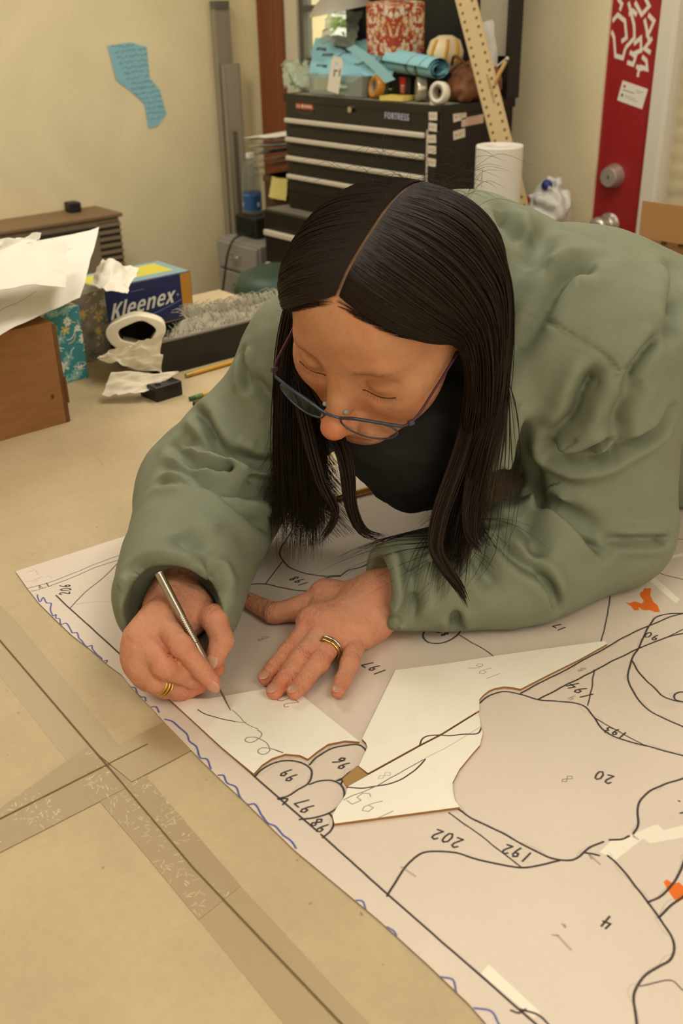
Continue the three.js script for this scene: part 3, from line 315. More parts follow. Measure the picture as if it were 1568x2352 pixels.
// ---------- the woman at the table ----------
const headC = [-0.641, TY + 0.3065, -0.5988];
const headL = [0.9204, -0.1921, -0.3406], headU = [0.3376, 0.8299, 0.4442], headF = [0.1973, -0.5238, 0.8287];
const h2w = (l, u, f) => [headC[0] + headL[0] * l + headU[0] * u + headF[0] * f, headC[1] + headL[1] * l + headU[1] * u + headF[1] * f, headC[2] + headL[2] * l + headU[2] * u + headF[2] * f];
const w2h = (x, y, z) => { x -= headC[0]; y -= headC[1]; z -= headC[2]; return [x * headL[0] + y * headL[1] + z * headL[2], x * headU[0] + y * headU[1] + z * headU[2], x * headF[0] + y * headF[1] + z * headF[2]]; };
const J = {
  RS: [-0.7898, 1.1086, -0.6394], LS: [-0.5588, 1.1392, -0.7818], LE: [-0.5223, 0.9593, -0.8044], LW: [-0.5948, 0.9551, -0.5486], LF: [-0.5502, 0.9386, -0.6848], RE: [-0.8411, 0.9713, -0.5213], RW: [-0.7036, 0.9638, -0.3909],
  neck: [-0.6913, 1.1867, -0.749], mid: [-0.6946, 1.061, -0.9596], hip: [-0.5965, 0.8598, -1.2834],
};
const torsoPrims = [
  cap(J.neck, J.mid, 0.096, 0.136), cap(J.mid, J.hip, 0.136, 0.155), cap(J.RS, J.LS, 0.068, 0.075),
  cap(J.RS, [-0.8177, 1.0177, -1.0056], 0.066, 0.12), cap(J.LS, [-0.6177, 1.0109, -1.0639], 0.085, 0.12), cap([-0.6177, 1.0109, -1.0639], [-0.5255, 0.8897, -1.3044], 0.12, 0.13),
];
const rightArm = [cap(J.RS, J.RE, 0.066, 0.076), cap(J.RE, J.RW, 0.076, 0.060)];
const leftArm = [cap(J.LS, J.LE, 0.092, 0.064), cap(J.LE, J.LF, 0.064, 0.060), cap(J.LF, J.LW, 0.060, 0.042)];
const collarPts = [[-0.5346, 1.0743, -0.6366], [-0.5535, 1.1211, -0.6601], [-0.6019, 1.1672, -0.7178], [-0.6625, 1.2144, -0.7704], [-0.7252, 1.2374, -0.819], [-0.8099, 1.2374, -0.8403], [-0.848, 1.2212, -0.782], [-0.8236, 1.1794, -0.7079], [-0.7958, 1.1299, -0.6493], [-0.7581, 1.0912, -0.6109]];
const collarPrims = []; for (let i = 0; i + 1 < collarPts.length; i++) collarPrims.push(cap(collarPts[i], collarPts[i + 1], 0.011, 0.011));
{ const e = [[-0.532, 1.0673, -0.6342], [-0.5359, 1.0825, -0.6504], [-0.5461, 1.1086, -0.6676], [-0.5865, 1.1539, -0.7167]]; for (let i = 0; i < 3; i++) collarPrims.push(cap(e[i], e[i + 1], 0.007, 0.007)); }
const openings = [cap([-0.6367, 1.0855, -0.5762], [-0.6226, 1.0103, -0.5856], 0.075, 0.06), cap([-0.6381, 1.0891, -0.5775], [-0.6555, 1.1476, -0.6732], 0.07, 0.06)];
const cuffRo = [-0.6511, 0.972, -0.3499], cuffRi = [-0.6878, 0.9674, -0.3777], cuffLo = [-0.6014, 0.9577, -0.5271], cuffLi = [-0.5966, 0.9557, -0.5435];
const cuffs = [cap(cuffRo, cuffRi, 0.049, 0.040), cap(cuffLo, cuffLi, 0.033, 0.029)];
const axL = V(J.LW).sub(V(J.LF)).normalize().toArray(), axR = V(J.RW).sub(V(J.RE)).normalize().toArray();
function jacketBase(x, y, z) {
  let d = torsoPrims[0](x, y, z); for (let i = 1; i < torsoPrims.length; i++) d = smin(d, torsoPrims[i](x, y, z), 0.07);
  for (const c of openings) d = smax(d, -c(x, y, z), 0.03);
  let a = smin(rightArm[0](x, y, z), rightArm[1](x, y, z), 0.02), b = smin(smin(leftArm[0](x, y, z), leftArm[1](x, y, z), 0.015), leftArm[2](x, y, z), 0.03);
  b = smax(b, (x - J.LW[0]) * axL[0] + (y - J.LW[1]) * axL[1] + (z - J.LW[2]) * axL[2] - 0.004, 0.010); a = smax(a, (x - J.RW[0]) * axR[0] + (y - J.RW[1]) * axR[1] + (z - J.RW[2]) * axR[2] - 0.052, 0.012);
  d = smin(d, a, 0.025); d = smin(d, b, 0.02);
  let c = 1e3; for (const f of collarPrims) c = Math.min(c, f(x, y, z));
  d = smin(d, c, 0.02);
  d = smax(d, TY + 0.0025 - y, 0.012);
  return d;
}
const creases = [[3,4,[[-0.562,1.196,-0.692],[-0.551,1.196,-0.695],[-0.513,1.183,-0.703],[-0.49,1.169,-0.714],[-0.481,1.156,-0.721]]],[3,4,[[-0.474,1.164,-0.733],[-0.481,1.156,-0.721],[-0.499,1.136,-0.701]]],[8,9,[[-0.492,1.162,-0.71],[-0.499,1.14,-0.701],[-0.507,1.112,-0.7],[-0.524,1.091,-0.698]]],[7,9,[[-0.524,1.091,-0.698],[-0.533,1.071,-0.704],[-0.51,1.071,-0.714],[-0.49,1.084,-0.724],[-0.482,1.087,-0.732]]],[7,10,[[-0.535,1.063,-0.707],[-0.512,1.063,-0.715],[-0.492,1.067,-0.729],[-0.476,1.081,-0.743],[-0.464,1.094,-0.77],[-0.46,1.111,-0.782]]],[10,7,[[-0.48,1.088,-0.735],[-0.479,1.111,-0.726],[-0.472,1.134,-0.73],[-0.47,1.151,-0.735]]],[9,8,[[-0.556,1.042,-0.715],[-0.554,1.009,-0.715],[-0.535,1.008,-0.708],[-0.506,1,-0.72],[-0.483,0.984,-0.736]]],[6,8,[[-0.534,1.007,-0.698],[-0.517,1.002,-0.703],[-0.494,0.987,-0.717],[-0.479,0.971,-0.732]]],[5,6,[[-0.483,0.982,-0.736],[-0.46,0.975,-0.778],[-0.455,0.97,-0.803]]],[6,7,[[-0.537,0.995,-0.638],[-0.513,0.982,-0.644],[-0.494,0.966,-0.66],[-0.484,0.928,-0.674]]],[12,7,[[-0.541,1.006,-0.678],[-0.516,0.996,-0.67],[-0.504,0.981,-0.66]]],[8,5,[[-0.543,0.99,-0.617],[-0.526,0.974,-0.613],[-0.516,0.962,-0.618]]],[8,9,[[-0.585,0.998,-0.572],[-0.564,0.988,-0.556],[-0.552,0.97,-0.548],[-0.554,0.935,-0.546]]],[6,6,[[-0.553,0.959,-0.539],[-0.558,0.942,-0.535],[-0.565,0.938,-0.533]]],[14,6,[[-0.641,1.249,-0.819],[-0.595,1.244,-0.743],[-0.587,1.231,-0.716]]],[10,9,[[-0.646,1.272,-0.748],[-0.626,1.259,-0.735],[-0.611,1.248,-0.729]]],[9,6,[[-0.544,1.24,-0.775],[-0.547,1.236,-0.748],[-0.552,1.225,-0.725],[-0.551,1.205,-0.702],[-0.551,1.188,-0.69],[-0.557,1.171,-0.681]]],[10,9,[[-0.586,1.192,-0.963],[-0.479,1.199,-0.8],[-0.465,1.176,-0.772]]],[7,6,[[-0.528,1.071,-0.628],[-0.573,1.003,-0.707]]],[8,5,[[-0.556,1.225,-0.722],[-0.55,1.234,-0.743],[-0.532,1.23,-0.745]]],[6,5,[[-0.475,1.145,-0.726],[-0.472,1.167,-0.74],[-0.47,1.185,-0.766]]],[6,5,[[-0.533,0.942,-0.582],[-0.541,0.913,-0.595]]],[5,7,[[-0.816,1.133,-0.558],[-0.803,1.118,-0.549],[-0.79,1.103,-0.542]]],[8,5,[[-0.794,1.117,-0.548],[-0.77,1.103,-0.549],[-0.756,1.092,-0.554]]],[7,9,[[-0.853,1.069,-0.518],[-0.821,1.069,-0.509],[-0.801,1.058,-0.505],[-0.786,1.048,-0.504],[-0.773,1.04,-0.51],[-0.763,1.036,-0.525],[-0.751,1.032,-0.549]]],[8,6,[[-0.778,1.046,-0.511],[-0.77,1.042,-0.517],[-0.763,1.038,-0.525]]],[6,7,[[-0.837,1.044,-0.478],[-0.809,1.042,-0.474],[-0.791,1.04,-0.474],[-0.77,1.035,-0.486],[-0.763,1.029,-0.502],[-0.757,1.021,-0.519],[-0.751,1.011,-0.552]]],[8,8,[[-0.815,1.034,-0.456],[-0.795,1.038,-0.461],[-0.768,1.036,-0.464],[-0.754,1.031,-0.477],[-0.744,1.02,-0.492],[-0.752,1.007,-0.526],[-0.754,0.992,-0.555]]],[9,6,[[-0.76,1.035,-0.453],[-0.746,1.029,-0.47],[-0.732,1.02,-0.476],[-0.725,1.003,-0.491],[-0.742,0.967,-0.525]]],[6,4,[[-0.805,1.028,-0.437],[-0.778,1.035,-0.443],[-0.759,1.035,-0.452]]],[14,6,[[-0.712,1.026,-0.403],[-0.694,1.023,-0.402],[-0.677,1.014,-0.412]]],[7,8,[[-0.664,1.008,-0.402],[-0.655,0.999,-0.402],[-0.647,0.98,-0.404]]],[6,7,[[-0.709,1.006,-0.348],[-0.686,1.014,-0.361],[-0.668,1.01,-0.375],[-0.656,1.001,-0.384],[-0.648,0.988,-0.396]]],[6,6,[[-0.696,0.999,-0.342],[-0.699,0.987,-0.335]]],[10,5,[[-0.83,1.049,-0.485],[-0.818,1.052,-0.491],[-0.799,1.048,-0.493],[-0.787,1.042,-0.491]]]].map(([w, d, pts]) => {
  const c = new THREE.CatmullRomCurve3(pts.map(p => V(p))), n = Math.max(4, Math.round(c.getLength() / 0.012)), q = c.getPoints(n).map(p => [p.x, p.y, p.z]);
  const s = new THREE.Sphere().setFromPoints(q.map(p => V(p))); return { w: w * 0.85 / 1000, d: d * 1.15 / 1000, q, c: s.center, r: s.radius + 5 * w / 1000 };
});
function creaseDisp(x, y, z, base) {
  let s = 0;
  for (const k of creases) {
    const ex = x - k.c.x, ey = y - k.c.y, ez = z - k.c.z; if (ex * ex + ey * ey + ez * ez > k.r * k.r) continue;
    let m = 1e9, tt = 0; const q = k.q, n = q.length - 1;
    for (let i = 0; i < n; i++) { const a = q[i], b = q[i + 1], dx = b[0] - a[0], dy = b[1] - a[1], dz = b[2] - a[2]; let t = ((x - a[0]) * dx + (y - a[1]) * dy + (z - a[2]) * dz) / (dx * dx + dy * dy + dz * dz || 1e-9); t = t < 0 ? 0 : t > 1 ? 1 : t; const fx = x - a[0] - dx * t, fy = y - a[1] - dy * t, fz = z - a[2] - dz * t, d = fx * fx + fy * fy + fz * fz; if (d < m) { m = d; tt = (i + t) / n; } }
    m = Math.sqrt(Math.max(0, m - base * base)); const e = 0.25 + 0.75 * Math.min(1, 5 * Math.min(tt, 1 - tt)), u = m / k.w, v = (u - 2.3) / 1.5;
    s += k.w < 0.004 ? -0.9 * k.d * e * Math.exp(-u * u) : k.d * e * (-1.9 * Math.exp(-u * u) + 0.62 * Math.exp(-v * v));
  }
  return s;
}
function jacketSdf(x, y, z) {
  let d = jacketBase(x, y, z); if (d > 0.06 || d < -0.06) return d;
  d -= creaseDisp(x, y, z, d) + 0.003 * noise3(x * 7, y * 7, z * 7) + 0.0006 * noise3(x * 26, y * 26, z * 26 + 5);
  let c = 1e3; for (const f of cuffs) c = Math.min(c, f(x, y, z)); d = smax(d, -c, 0.006);
  return Math.max(d, TY + 0.0025 - y);
}
const headPrims = {
  skull: ell([0, 0.026, -0.008], [0.073, 0.076, 0.090]), face: ell([0, -0.022, 0.024], [0.061, 0.082, 0.062]), jaw: ell([0, -0.064, 0.032], [0.049, 0.040, 0.050]),
  chin: sph([0, -0.096, 0.070], 0.017), ckL: sph([0.041, -0.024, 0.058], 0.023), ckR: sph([-0.041, -0.024, 0.058], 0.023), brow: cap([-0.036, 0.022, 0.073], [0.036, 0.022, 0.073], 0.012, 0.012), forehead: ell([0, 0.048, 0.045], [0.052, 0.042, 0.043]),
  bridge: cap([0, 0.012, 0.082], [0, -0.036, 0.106], 0.0085, 0.0105), tip: ell([0, -0.042, 0.1115], [0.0125, 0.0105, 0.0125]), wL: ell([0.0140, -0.046, 0.0985], [0.0072, 0.0078, 0.0105]), wR: ell([-0.0140, -0.046, 0.0985], [0.0072, 0.0078, 0.0105]),
  sockL: ell([0.033, 0.001, 0.100], [0.021, 0.0145, 0.024]), sockR: ell([-0.033, 0.001, 0.100], [0.021, 0.0145, 0.024]), eyeL: ell([0.0325, -0.003, 0.0695], [0.0165, 0.0125, 0.0155]), eyeR: ell([-0.0325, -0.003, 0.0695], [0.0165, 0.0125, 0.0155]),
  muzzle: ell([0, -0.070, 0.074], [0.030, 0.022, 0.020]), lipU: cap([-0.020, -0.0735, 0.086], [0.020, -0.0735, 0.086], 0.0055, 0.0055), lipM: sph([0, -0.0725, 0.090], 0.006), lipD: cap([-0.016, -0.081, 0.085], [0.016, -0.081, 0.085], 0.006, 0.006), mouth: cap([-0.024, -0.077, 0.0945], [0.024, -0.077, 0.0945], 0.0022, 0.0022),
  neck: cap([0, -0.03, -0.03], w2h(...J.neck), 0.050, 0.056), foldL: cap([0.020, -0.046, 0.098], [0.032, -0.072, 0.086], 0.002, 0.003), foldR: cap([-0.020, -0.046, 0.098], [-0.032, -0.072, 0.086], 0.002, 0.003),
  earL: ell([0.074, -0.012, -0.012], [0.008, 0.030, 0.018]), earR: ell([-0.074, -0.012, -0.012], [0.008, 0.030, 0.018]),
};
function headLocal(l, u, f) {
  const H = headPrims; let d = smin(H.skull(l, u, f), H.face(l, u, f), 0.035); d = smin(d, H.forehead(l, u, f), 0.03);
  d = smin(d, H.jaw(l, u, f), 0.03); d = smin(d, H.chin(l, u, f), 0.03); d = smin(d, Math.min(H.ckL(l, u, f), H.ckR(l, u, f)), 0.03);
  d = smin(d, H.brow(l, u, f), 0.016); d = smax(d, -Math.min(H.sockL(l, u, f), H.sockR(l, u, f)), 0.014);
  d = smin(d, H.bridge(l, u, f), 0.016); d = smin(d, H.tip(l, u, f), 0.008); d = smin(d, Math.min(H.wL(l, u, f), H.wR(l, u, f)), 0.007);
  d = smin(d, Math.min(H.eyeL(l, u, f), H.eyeR(l, u, f)), 0.004); d = smin(d, H.muzzle(l, u, f), 0.02); d = smin(d, Math.min(H.lipU(l, u, f), H.lipM(l, u, f)), 0.006); d = smin(d, H.lipD(l, u, f), 0.006);
  d = smax(d, -H.mouth(l, u, f), 0.004); d = smax(d, -Math.min(H.foldL(l, u, f), H.foldR(l, u, f)), 0.010);
  d = smin(d, H.neck(l, u, f), 0.03); d = smin(d, Math.min(H.earL(l, u, f), H.earR(l, u, f)), 0.006);
  return d;
}
const headSdf = (x, y, z) => { const q = w2h(x, y, z); return headLocal(q[0], q[1], q[2]) - 0.00015 * noise3(x * 200, y * 200, z * 200) - 0.0004 * noise3(x * 40, y * 40, z * 40); };

// hands: joints in metres, each finger its own chain
const LH = {
  thumb: [[-0.6572, 0.926, -0.5289], [-0.6657, 0.919, -0.5003], [-0.6814, 0.914, -0.4829], [-0.7141, 0.912, -0.4801]],
  index: [[-0.6291, 0.924, -0.4905], [-0.6161, 0.917, -0.4508], [-0.6107, 0.912, -0.4288], [-0.6056, 0.9105, -0.416]],
  middle: [[-0.6117, 0.926, -0.4932], [-0.5994, 0.918, -0.4498], [-0.5892, 0.912, -0.4227], [-0.5844, 0.911, -0.4093]],
  ring: [[-0.601, 0.925, -0.5007], [-0.5834, 0.918, -0.4586], [-0.577, 0.912, -0.4362], [-0.5721, 0.911, -0.422]],
  little: [[-0.5927, 0.921, -0.5156], [-0.5682, 0.914, -0.4828], [-0.5572, 0.91, -0.465], [-0.5486, 0.9095, -0.452]],
  wrist: [-0.6036, 0.936, -0.5522], arm: [-0.5833, 0.945, -0.5835], heel: [-0.5987, 0.92, -0.5331],
};
const RH = {
  thumb: [[-0.6821, 0.955, -0.3942], [-0.6522, 0.96, -0.3964], [-0.633, 0.949, -0.3907], [-0.6284, 0.936, -0.3781]],
  index: [[-0.6717, 0.968, -0.3525], [-0.6273, 0.966, -0.3465], [-0.6153, 0.942, -0.3573], [-0.6092, 0.931, -0.3624]],
  middle: [[-0.6664, 0.96, -0.3317], [-0.6301, 0.95, -0.3301], [-0.6279, 0.927, -0.3551], [-0.6353, 0.92, -0.3841]],
  ring: [[-0.6606, 0.946, -0.3253], [-0.6384, 0.934, -0.3239], [-0.636, 0.916, -0.3476], [-0.6337, 0.912, -0.3637]],
  little: [[-0.6523, 0.934, -0.3288], [-0.6459, 0.918, -0.3344], [-0.6394, 0.91, -0.3463], [-0.6353, 0.91, -0.3546]],
  wrist: [-0.6966, 0.954, -0.3827], arm: [-0.7321, 0.96, -0.4095], heel: [-0.6906, 0.93, -0.3683],
};
const fr = { thumb: [0.0125, 0.0115, 0.0105, 0.0085], index: [0.0115, 0.0095, 0.0083, 0.0072], middle: [0.0118, 0.0098, 0.0085, 0.0074], ring: [0.0115, 0.0094, 0.0082, 0.0071], little: [0.0105, 0.0084, 0.0073, 0.0064] };
function makeHand(H, rs = 1) {
  const palm = [], fingers = [], N = ['index', 'middle', 'ring', 'little'];
  for (const n of N) palm.push(cap(H.wrist, H[n][0], 0.019 * rs, 0.0115 * rs));
  palm.push(cap(H.wrist, H.arm, 0.0235 * rs, 0.026 * rs), cap(H.wrist, H.thumb[0], 0.018 * rs, 0.0145 * rs), cap(H.heel, H.little[0], 0.0165 * rs, 0.011 * rs), cap(H.heel, H.wrist, 0.015 * rs, 0.018 * rs), cap(H.thumb[0], H.index[0], 0.012 * rs, 0.010 * rs));
  for (let i = 0; i < 3; i++) palm.push(cap(H[N[i]][0], H[N[i + 1]][0], 0.0115 * rs, 0.011 * rs));
  const knuckles = [...N, 'thumb'].map(n => H[n]);
  for (const n of [...N, 'thumb']) { const p = H[n], r = fr[n].map(v => v * rs), c = []; for (let i = 0; i < 3; i++) c.push(cap(p[i], p[i + 1], r[i], r[i + 1])); c.push(sph(p[1], r[1] * 1.07)); fingers.push(c); }
  const tend = N.slice(0, 4).map(n => cap(V(H.wrist).lerp(V(H[n][0]), 0.35).add(V(0, 0.011, 0)).toArray(), V(H[n][0]).add(V(0, 0.0075, 0)).toArray(), 0.0035, 0.005));
  return (x, y, z) => {
    let d = palm[0](x, y, z); for (let i = 1; i < palm.length; i++) d = smin(d, palm[i](x, y, z), 0.016); for (const t of tend) d = smin(d, t(x, y, z), 0.008);
    let near = d;
    for (const c of fingers) { let f = c[0](x, y, z); for (let i = 1; i < c.length; i++) f = smin(f, c[i](x, y, z), 0.003); d = smin(d, f, near < 0.02 && f < 0.02 ? 0.004 : 0.0018); }
    if (d > 0.02) return d;
    for (const k of knuckles) for (let j = 1; j < 3; j++) { const p = k[j], a = k[j - 1], b = k[j + 1], ex = x - p[0], ey = y - p[1], ez = z - p[2]; if (ex * ex + ey * ey + ez * ez > 0.0004) continue; const dx = b[0] - a[0], dy = b[1] - a[1], dz = b[2] - a[2], l = Math.hypot(dx, dy, dz), t = (ex * dx + ey * dy + ez * dz) / l; for (const o of [-0.0028, 0, 0.0028]) d += 0.0005 * Math.exp(-(((t - o) / 0.0008) ** 2)); }
    return d - 0.0003 * noise3(x * 110, y * 110, z * 110) + 0.00045 * Math.max(0, 0.5 - Math.abs(noise3(x * 95 + 4, y * 60, z * 140)) * 4) - 0.00022 * noise3(x * 420, y * 420, z * 420);
  };
}
function bounds(H, pad) { const b = new THREE.Box3(); for (const k in H) { const v = H[k]; (Array.isArray(v[0]) ? v : [v]).forEach(p => b.expandByPoint(V(p))); } return [b.min.toArray().map(v => v - pad), b.max.toArray().map(v => v + pad)]; }
const skinTone = (x, y, z, red = 0) => { const n = fbm(x * 60, y * 60, z * 60, 3), m = noise3(x * 22, y * 22, z * 22), r = clamp(red + 0.18 * m + 0.15 * n, -0.4, 1); return [0.56 + 0.03 * n + 0.03 * r, 0.285 - 0.085 * r + 0.03 * n, 0.17 - 0.055 * r + 0.02 * n]; };
const gsm = Math.hypot;
const skinMat = phys(0xffffff, 0.52, { vertexColors: true, specularIntensity: 0.4 });
const person = thing('person', 'woman with long dark hair and a sage green padded jacket leaning on the table', 'person', [0, 0, 0]);
{
  const hg = surfaceNets(headSdf, [headC[0] - 0.17, headC[1] - 0.2, headC[2] - 0.2], [headC[0] + 0.17, headC[1] + 0.16, headC[2] + 0.16], 0.0026, 0.01);
  paint(hg, (x, y, z) => {
    const [l, u, f] = w2h(x, y, z), dl = l / 0.074, du = (u - 0.026) / 0.076, df = (f + 0.008) / 0.090, k = gsm(dl, du, df) || 1, hairy = (du - 1.9 * df) / k + 0.72 + 0.05 * noise3(x * 120, y * 120, z * 120);
    const g = (a, b, c, r) => Math.exp(-((l - a) ** 2 + (u - b) ** 2 + (f - c) ** 2) / (r * r));
    let red = 0.9 * g(0, -0.045, 0.115, 0.017) + 0.4 * (g(0.045, -0.03, 0.07, 0.02) + g(-0.045, -0.03, 0.07, 0.02)) + 0.1;
    let c = skinTone(x, y, z, red); const fk = clamp(fbm(x * 130, y * 130, z * 130, 3) * 1.6 - 0.25) + 0.6 * clamp(noise3(x * 28, y * 28, z * 28) - 0.2); c = [c[0] * (0.93 - 0.10 * fk), c[1] * (0.86 - 0.19 * fk), c[2] * (0.74 - 0.22 * fk)];
    const lip = Math.max(g(0, -0.0735, 0.092, 0.007), g(0.010, -0.0745, 0.091, 0.006), g(-0.010, -0.0745, 0.091, 0.006), g(0, -0.082, 0.091, 0.009), g(0.01, -0.082, 0.09, 0.007), g(-0.01, -0.082, 0.09, 0.007));
    c = [mix(c[0], 0.45, lip * 0.7), mix(c[1], 0.15, lip * 0.7), mix(c[2], 0.11, lip * 0.7)];
    for (const s of [-1, 1]) { const bl = s * l; if (bl > 0.012 && bl < 0.058) { const e = (u - (0.0185 + 0.006 * Math.sin((bl - 0.012) * 60))) / 0.0034, w = f > 0.04 ? 0.8 * Math.exp(-e * e) * sstep(0.010, 0.02, bl) * (1 - sstep(0.045, 0.058, bl)) * (0.6 + 0.5 * noise3(x * 500, y * 200, z * 500)) : 0; c = [mix(c[0], 0.10, clamp(w)), mix(c[1], 0.055, clamp(w)), mix(c[2], 0.03, clamp(w))]; } }
    const hr = sstep(-0.03, 0.05, hairy) * (u > -0.06 ? 1 : 0), partGap = Math.exp(-((l / 0.0035) ** 2)) * (u > 0.03 ? 1 : 0);
    const sc = [mix(0.02, 0.22, partGap), mix(0.013, 0.125, partGap), mix(0.009, 0.065, partGap)];
    return [mix(c[0], sc[0], hr), mix(c[1], sc[1], hr), mix(c[2], sc[2], hr)];
  });
  const hands = [LH, RH].map((H, i) => { const f = makeHand(H, i ? 1.0 : 1.0), [lo, hi] = bounds(H, 0.03); const g = surfaceNets((x, y, z) => Math.max(f(x, y, z), TY + 0.0012 - y), lo, hi, 0.0016, 0.006);
    const tips = ['thumb', 'index', 'middle', 'ring', 'little'].map(n => H[n]);
    return paint(g, (x, y, z) => { let red = 0.36 + 0.25 * fbm(x * 90, y * 90, z * 90, 3); for (const t of tips) { red += 0.5 * Math.exp(-((x - t[3][0]) ** 2 + (y - t[3][1]) ** 2 + (z - t[3][2]) ** 2) / 0.00018) + 0.42 * Math.exp(-((x - t[1][0]) ** 2 + (y - t[1][1]) ** 2 + (z - t[1][2]) ** 2) / 0.0001) + 0.3 * Math.exp(-((x - t[0][0]) ** 2 + (y - t[0][1]) ** 2 + (z - t[0][2]) ** 2) / 0.00018); } return skinTone(x, y, z, red); }); });
  const body = part('body', mergeGeometries([hg, ...hands]), skinMat, person);
  body.userData.label = 'face, neck and both hands';
  const jg = surfaceNets(jacketSdf, [-1.2, TY - 0.01, -1.72], [-0.24, TY + 0.46, -0.22], 0.0032, 0.03);
  paint(jg, (x, y, z) => { const n = fbm(x * 14, y * 14, z * 14, 4), f = noise3(x * 300, y * 300, z * 300), chalk = Math.max(0, fbm(x * 40, y * 40 + 3, z * 40, 4) + 0.16) * Math.exp(-(((x + 0.925) / 0.03) ** 2 + ((z + 0.49) / 0.03) ** 2)) * 1.2, k = 1 + 0.07 * n + 0.04 * f; return [0.188 * k + chalk * 0.3, 0.204 * k + chalk * 0.28, 0.134 * k + chalk * 0.26]; });
  const jm = phys(0xffffff, 0.78, { vertexColors: true, sheen: 0.25, sheenRoughness: 0.6 });
  part('jacket', jg, jm, person).userData.label = 'sage green padded jacket';
  // dark shirt in the neck of the jacket, trousers and shoes behind the table
  const sh = [cap([-0.6704, 1.0793, -0.6011], [-0.6621, 1.0297, -0.6588], 0.040, 0.05), cap([-0.6579, 1.0611, -0.654], [-0.6632, 1.1234, -0.7321], 0.055, 0.07)];
  part('shirt', surfaceNets((x, y, z) => smin(sh[0](x, y, z), sh[1](x, y, z), 0.04) - 0.003 * noise3(x * 30, y * 30, z * 30), [-1, TY + 0.02, -1.1], [-0.3, TY + 0.45, -0.4], 0.006), mat(0x15130f, 0.9), person);
  const hx = J.hip[0], hz = J.hip[2] - 0.02, tr = [cap([hx - 0.08, 0.93, hz], [hx - 0.10, 0.48, hz - 0.05], 0.115, 0.075), cap([hx - 0.10, 0.48, hz - 0.05], [hx - 0.11, 0.08, hz - 0.10], 0.075, 0.06), cap([hx + 0.08, 0.93, hz], [hx + 0.10, 0.48, hz + 0.0], 0.115, 0.075), cap([hx + 0.10, 0.48, hz], [hx + 0.11, 0.08, hz - 0.03], 0.075, 0.06)];
  part('trousers', surfaceNets((x, y, z) => { let d = 1e3; for (const c of tr) d = smin(d, c(x, y, z), 0.03); return Math.max(d - 0.004 * noise3(x * 20, y * 12, z * 20), 0.05 - y); }, [hx - 0.3, 0.03, hz - 0.3], [hx + 0.3, 1.1, hz + 0.2], 0.012), mat(0x2b3040, 0.9), person);
  for (const [sx, sz] of [[-0.11, -0.10], [0.11, -0.03]]) part('shoe', surfaceNets((x, y, z) => Math.max(smin(ell([hx + sx, 0.04, hz + sz + 0.06], [0.045, 0.05, 0.13])(x, y, z), cap([hx + sx, 0.04, hz + sz - 0.02], [hx + sx, 0.1, hz + sz - 0.01], 0.045, 0.05)(x, y, z), 0.03), -y), [hx + sx - 0.1, -0.01, hz + sz - 0.12], [hx + sx + 0.1, 0.2, hz + sz + 0.24], 0.01), mat(0x1d1a18, 0.7), person);
  // nails
  const nm = phys(0xc18a70, 0.35), ng = new THREE.SphereGeometry(1, 16, 10);
  for (const H of [LH, RH]) for (const n of ['thumb', 'index', 'middle', 'ring', 'little']) {
    if (H === RH && (n === 'little' || n === 'ring' || n === 'middle')) continue;
    const a = V(H[n][2]), b = V(H[n][3]), d = b.clone().sub(a).normalize(); let up = V(0, 1, 0); if (H === LH && n === 'thumb') up = V(0.25, 0.8, -0.5); if (H === RH && n === 'thumb') up = V(0.5, 0.6, 0.55); if (H === RH && n === 'index') up = V(0.2, 0.75, 0.7);
    up.addScaledVector(d, -up.dot(d)).normalize(); const r = fr[n][3], m = part('fingernail', ng, nm, person);
    const sx = up.clone().cross(d); m.matrixAutoUpdate = true; m.setRotationFromMatrix(new THREE.Matrix4().makeBasis(sx, up, d)); m.scale.set(r * 0.70, r * 0.25, r * 0.95); m.position.copy(b).addScaledVector(up, r * 0.79).addScaledVector(d, r * 0.28);
  }
  // eyelashes along the lowered lids
  const lm = mat(0x3a2416, 0.8);
  for (const s of [-1, 1]) {
    const line = [], gs = [];
    for (let i = 0; i <= 20; i++) { const t = i / 20, l = s * mix(0.0185, 0.0485, t), u = -0.0085 - 0.0035 * Math.sin(t * 3.14) - 0.001 * t; let f = 0.11; for (let k = 0; k < 40; k++) { const d = headLocal(l, u, f); if (d < 0.0002) break; f -= d * 0.8; } line.push([l, u, f]); if (i % 2 || t > 0.5) gs.push(tube([h2w(l, u, f), h2w(l * 1.01, u - 0.0020, f + 0.0016), h2w(l * 1.03 + s * 0.0015 * (t - 0.4), u - 0.0030, f + 0.0026 + 0.0014 * t)], 0.00010, 3, 4)); }
    gs.push(tube(line.map(p => h2w(p[0], p[1], p[2] + 0.0002)), 0.00042, 30, 5)); part('eyelashes', gs, lm, person);
  }
}

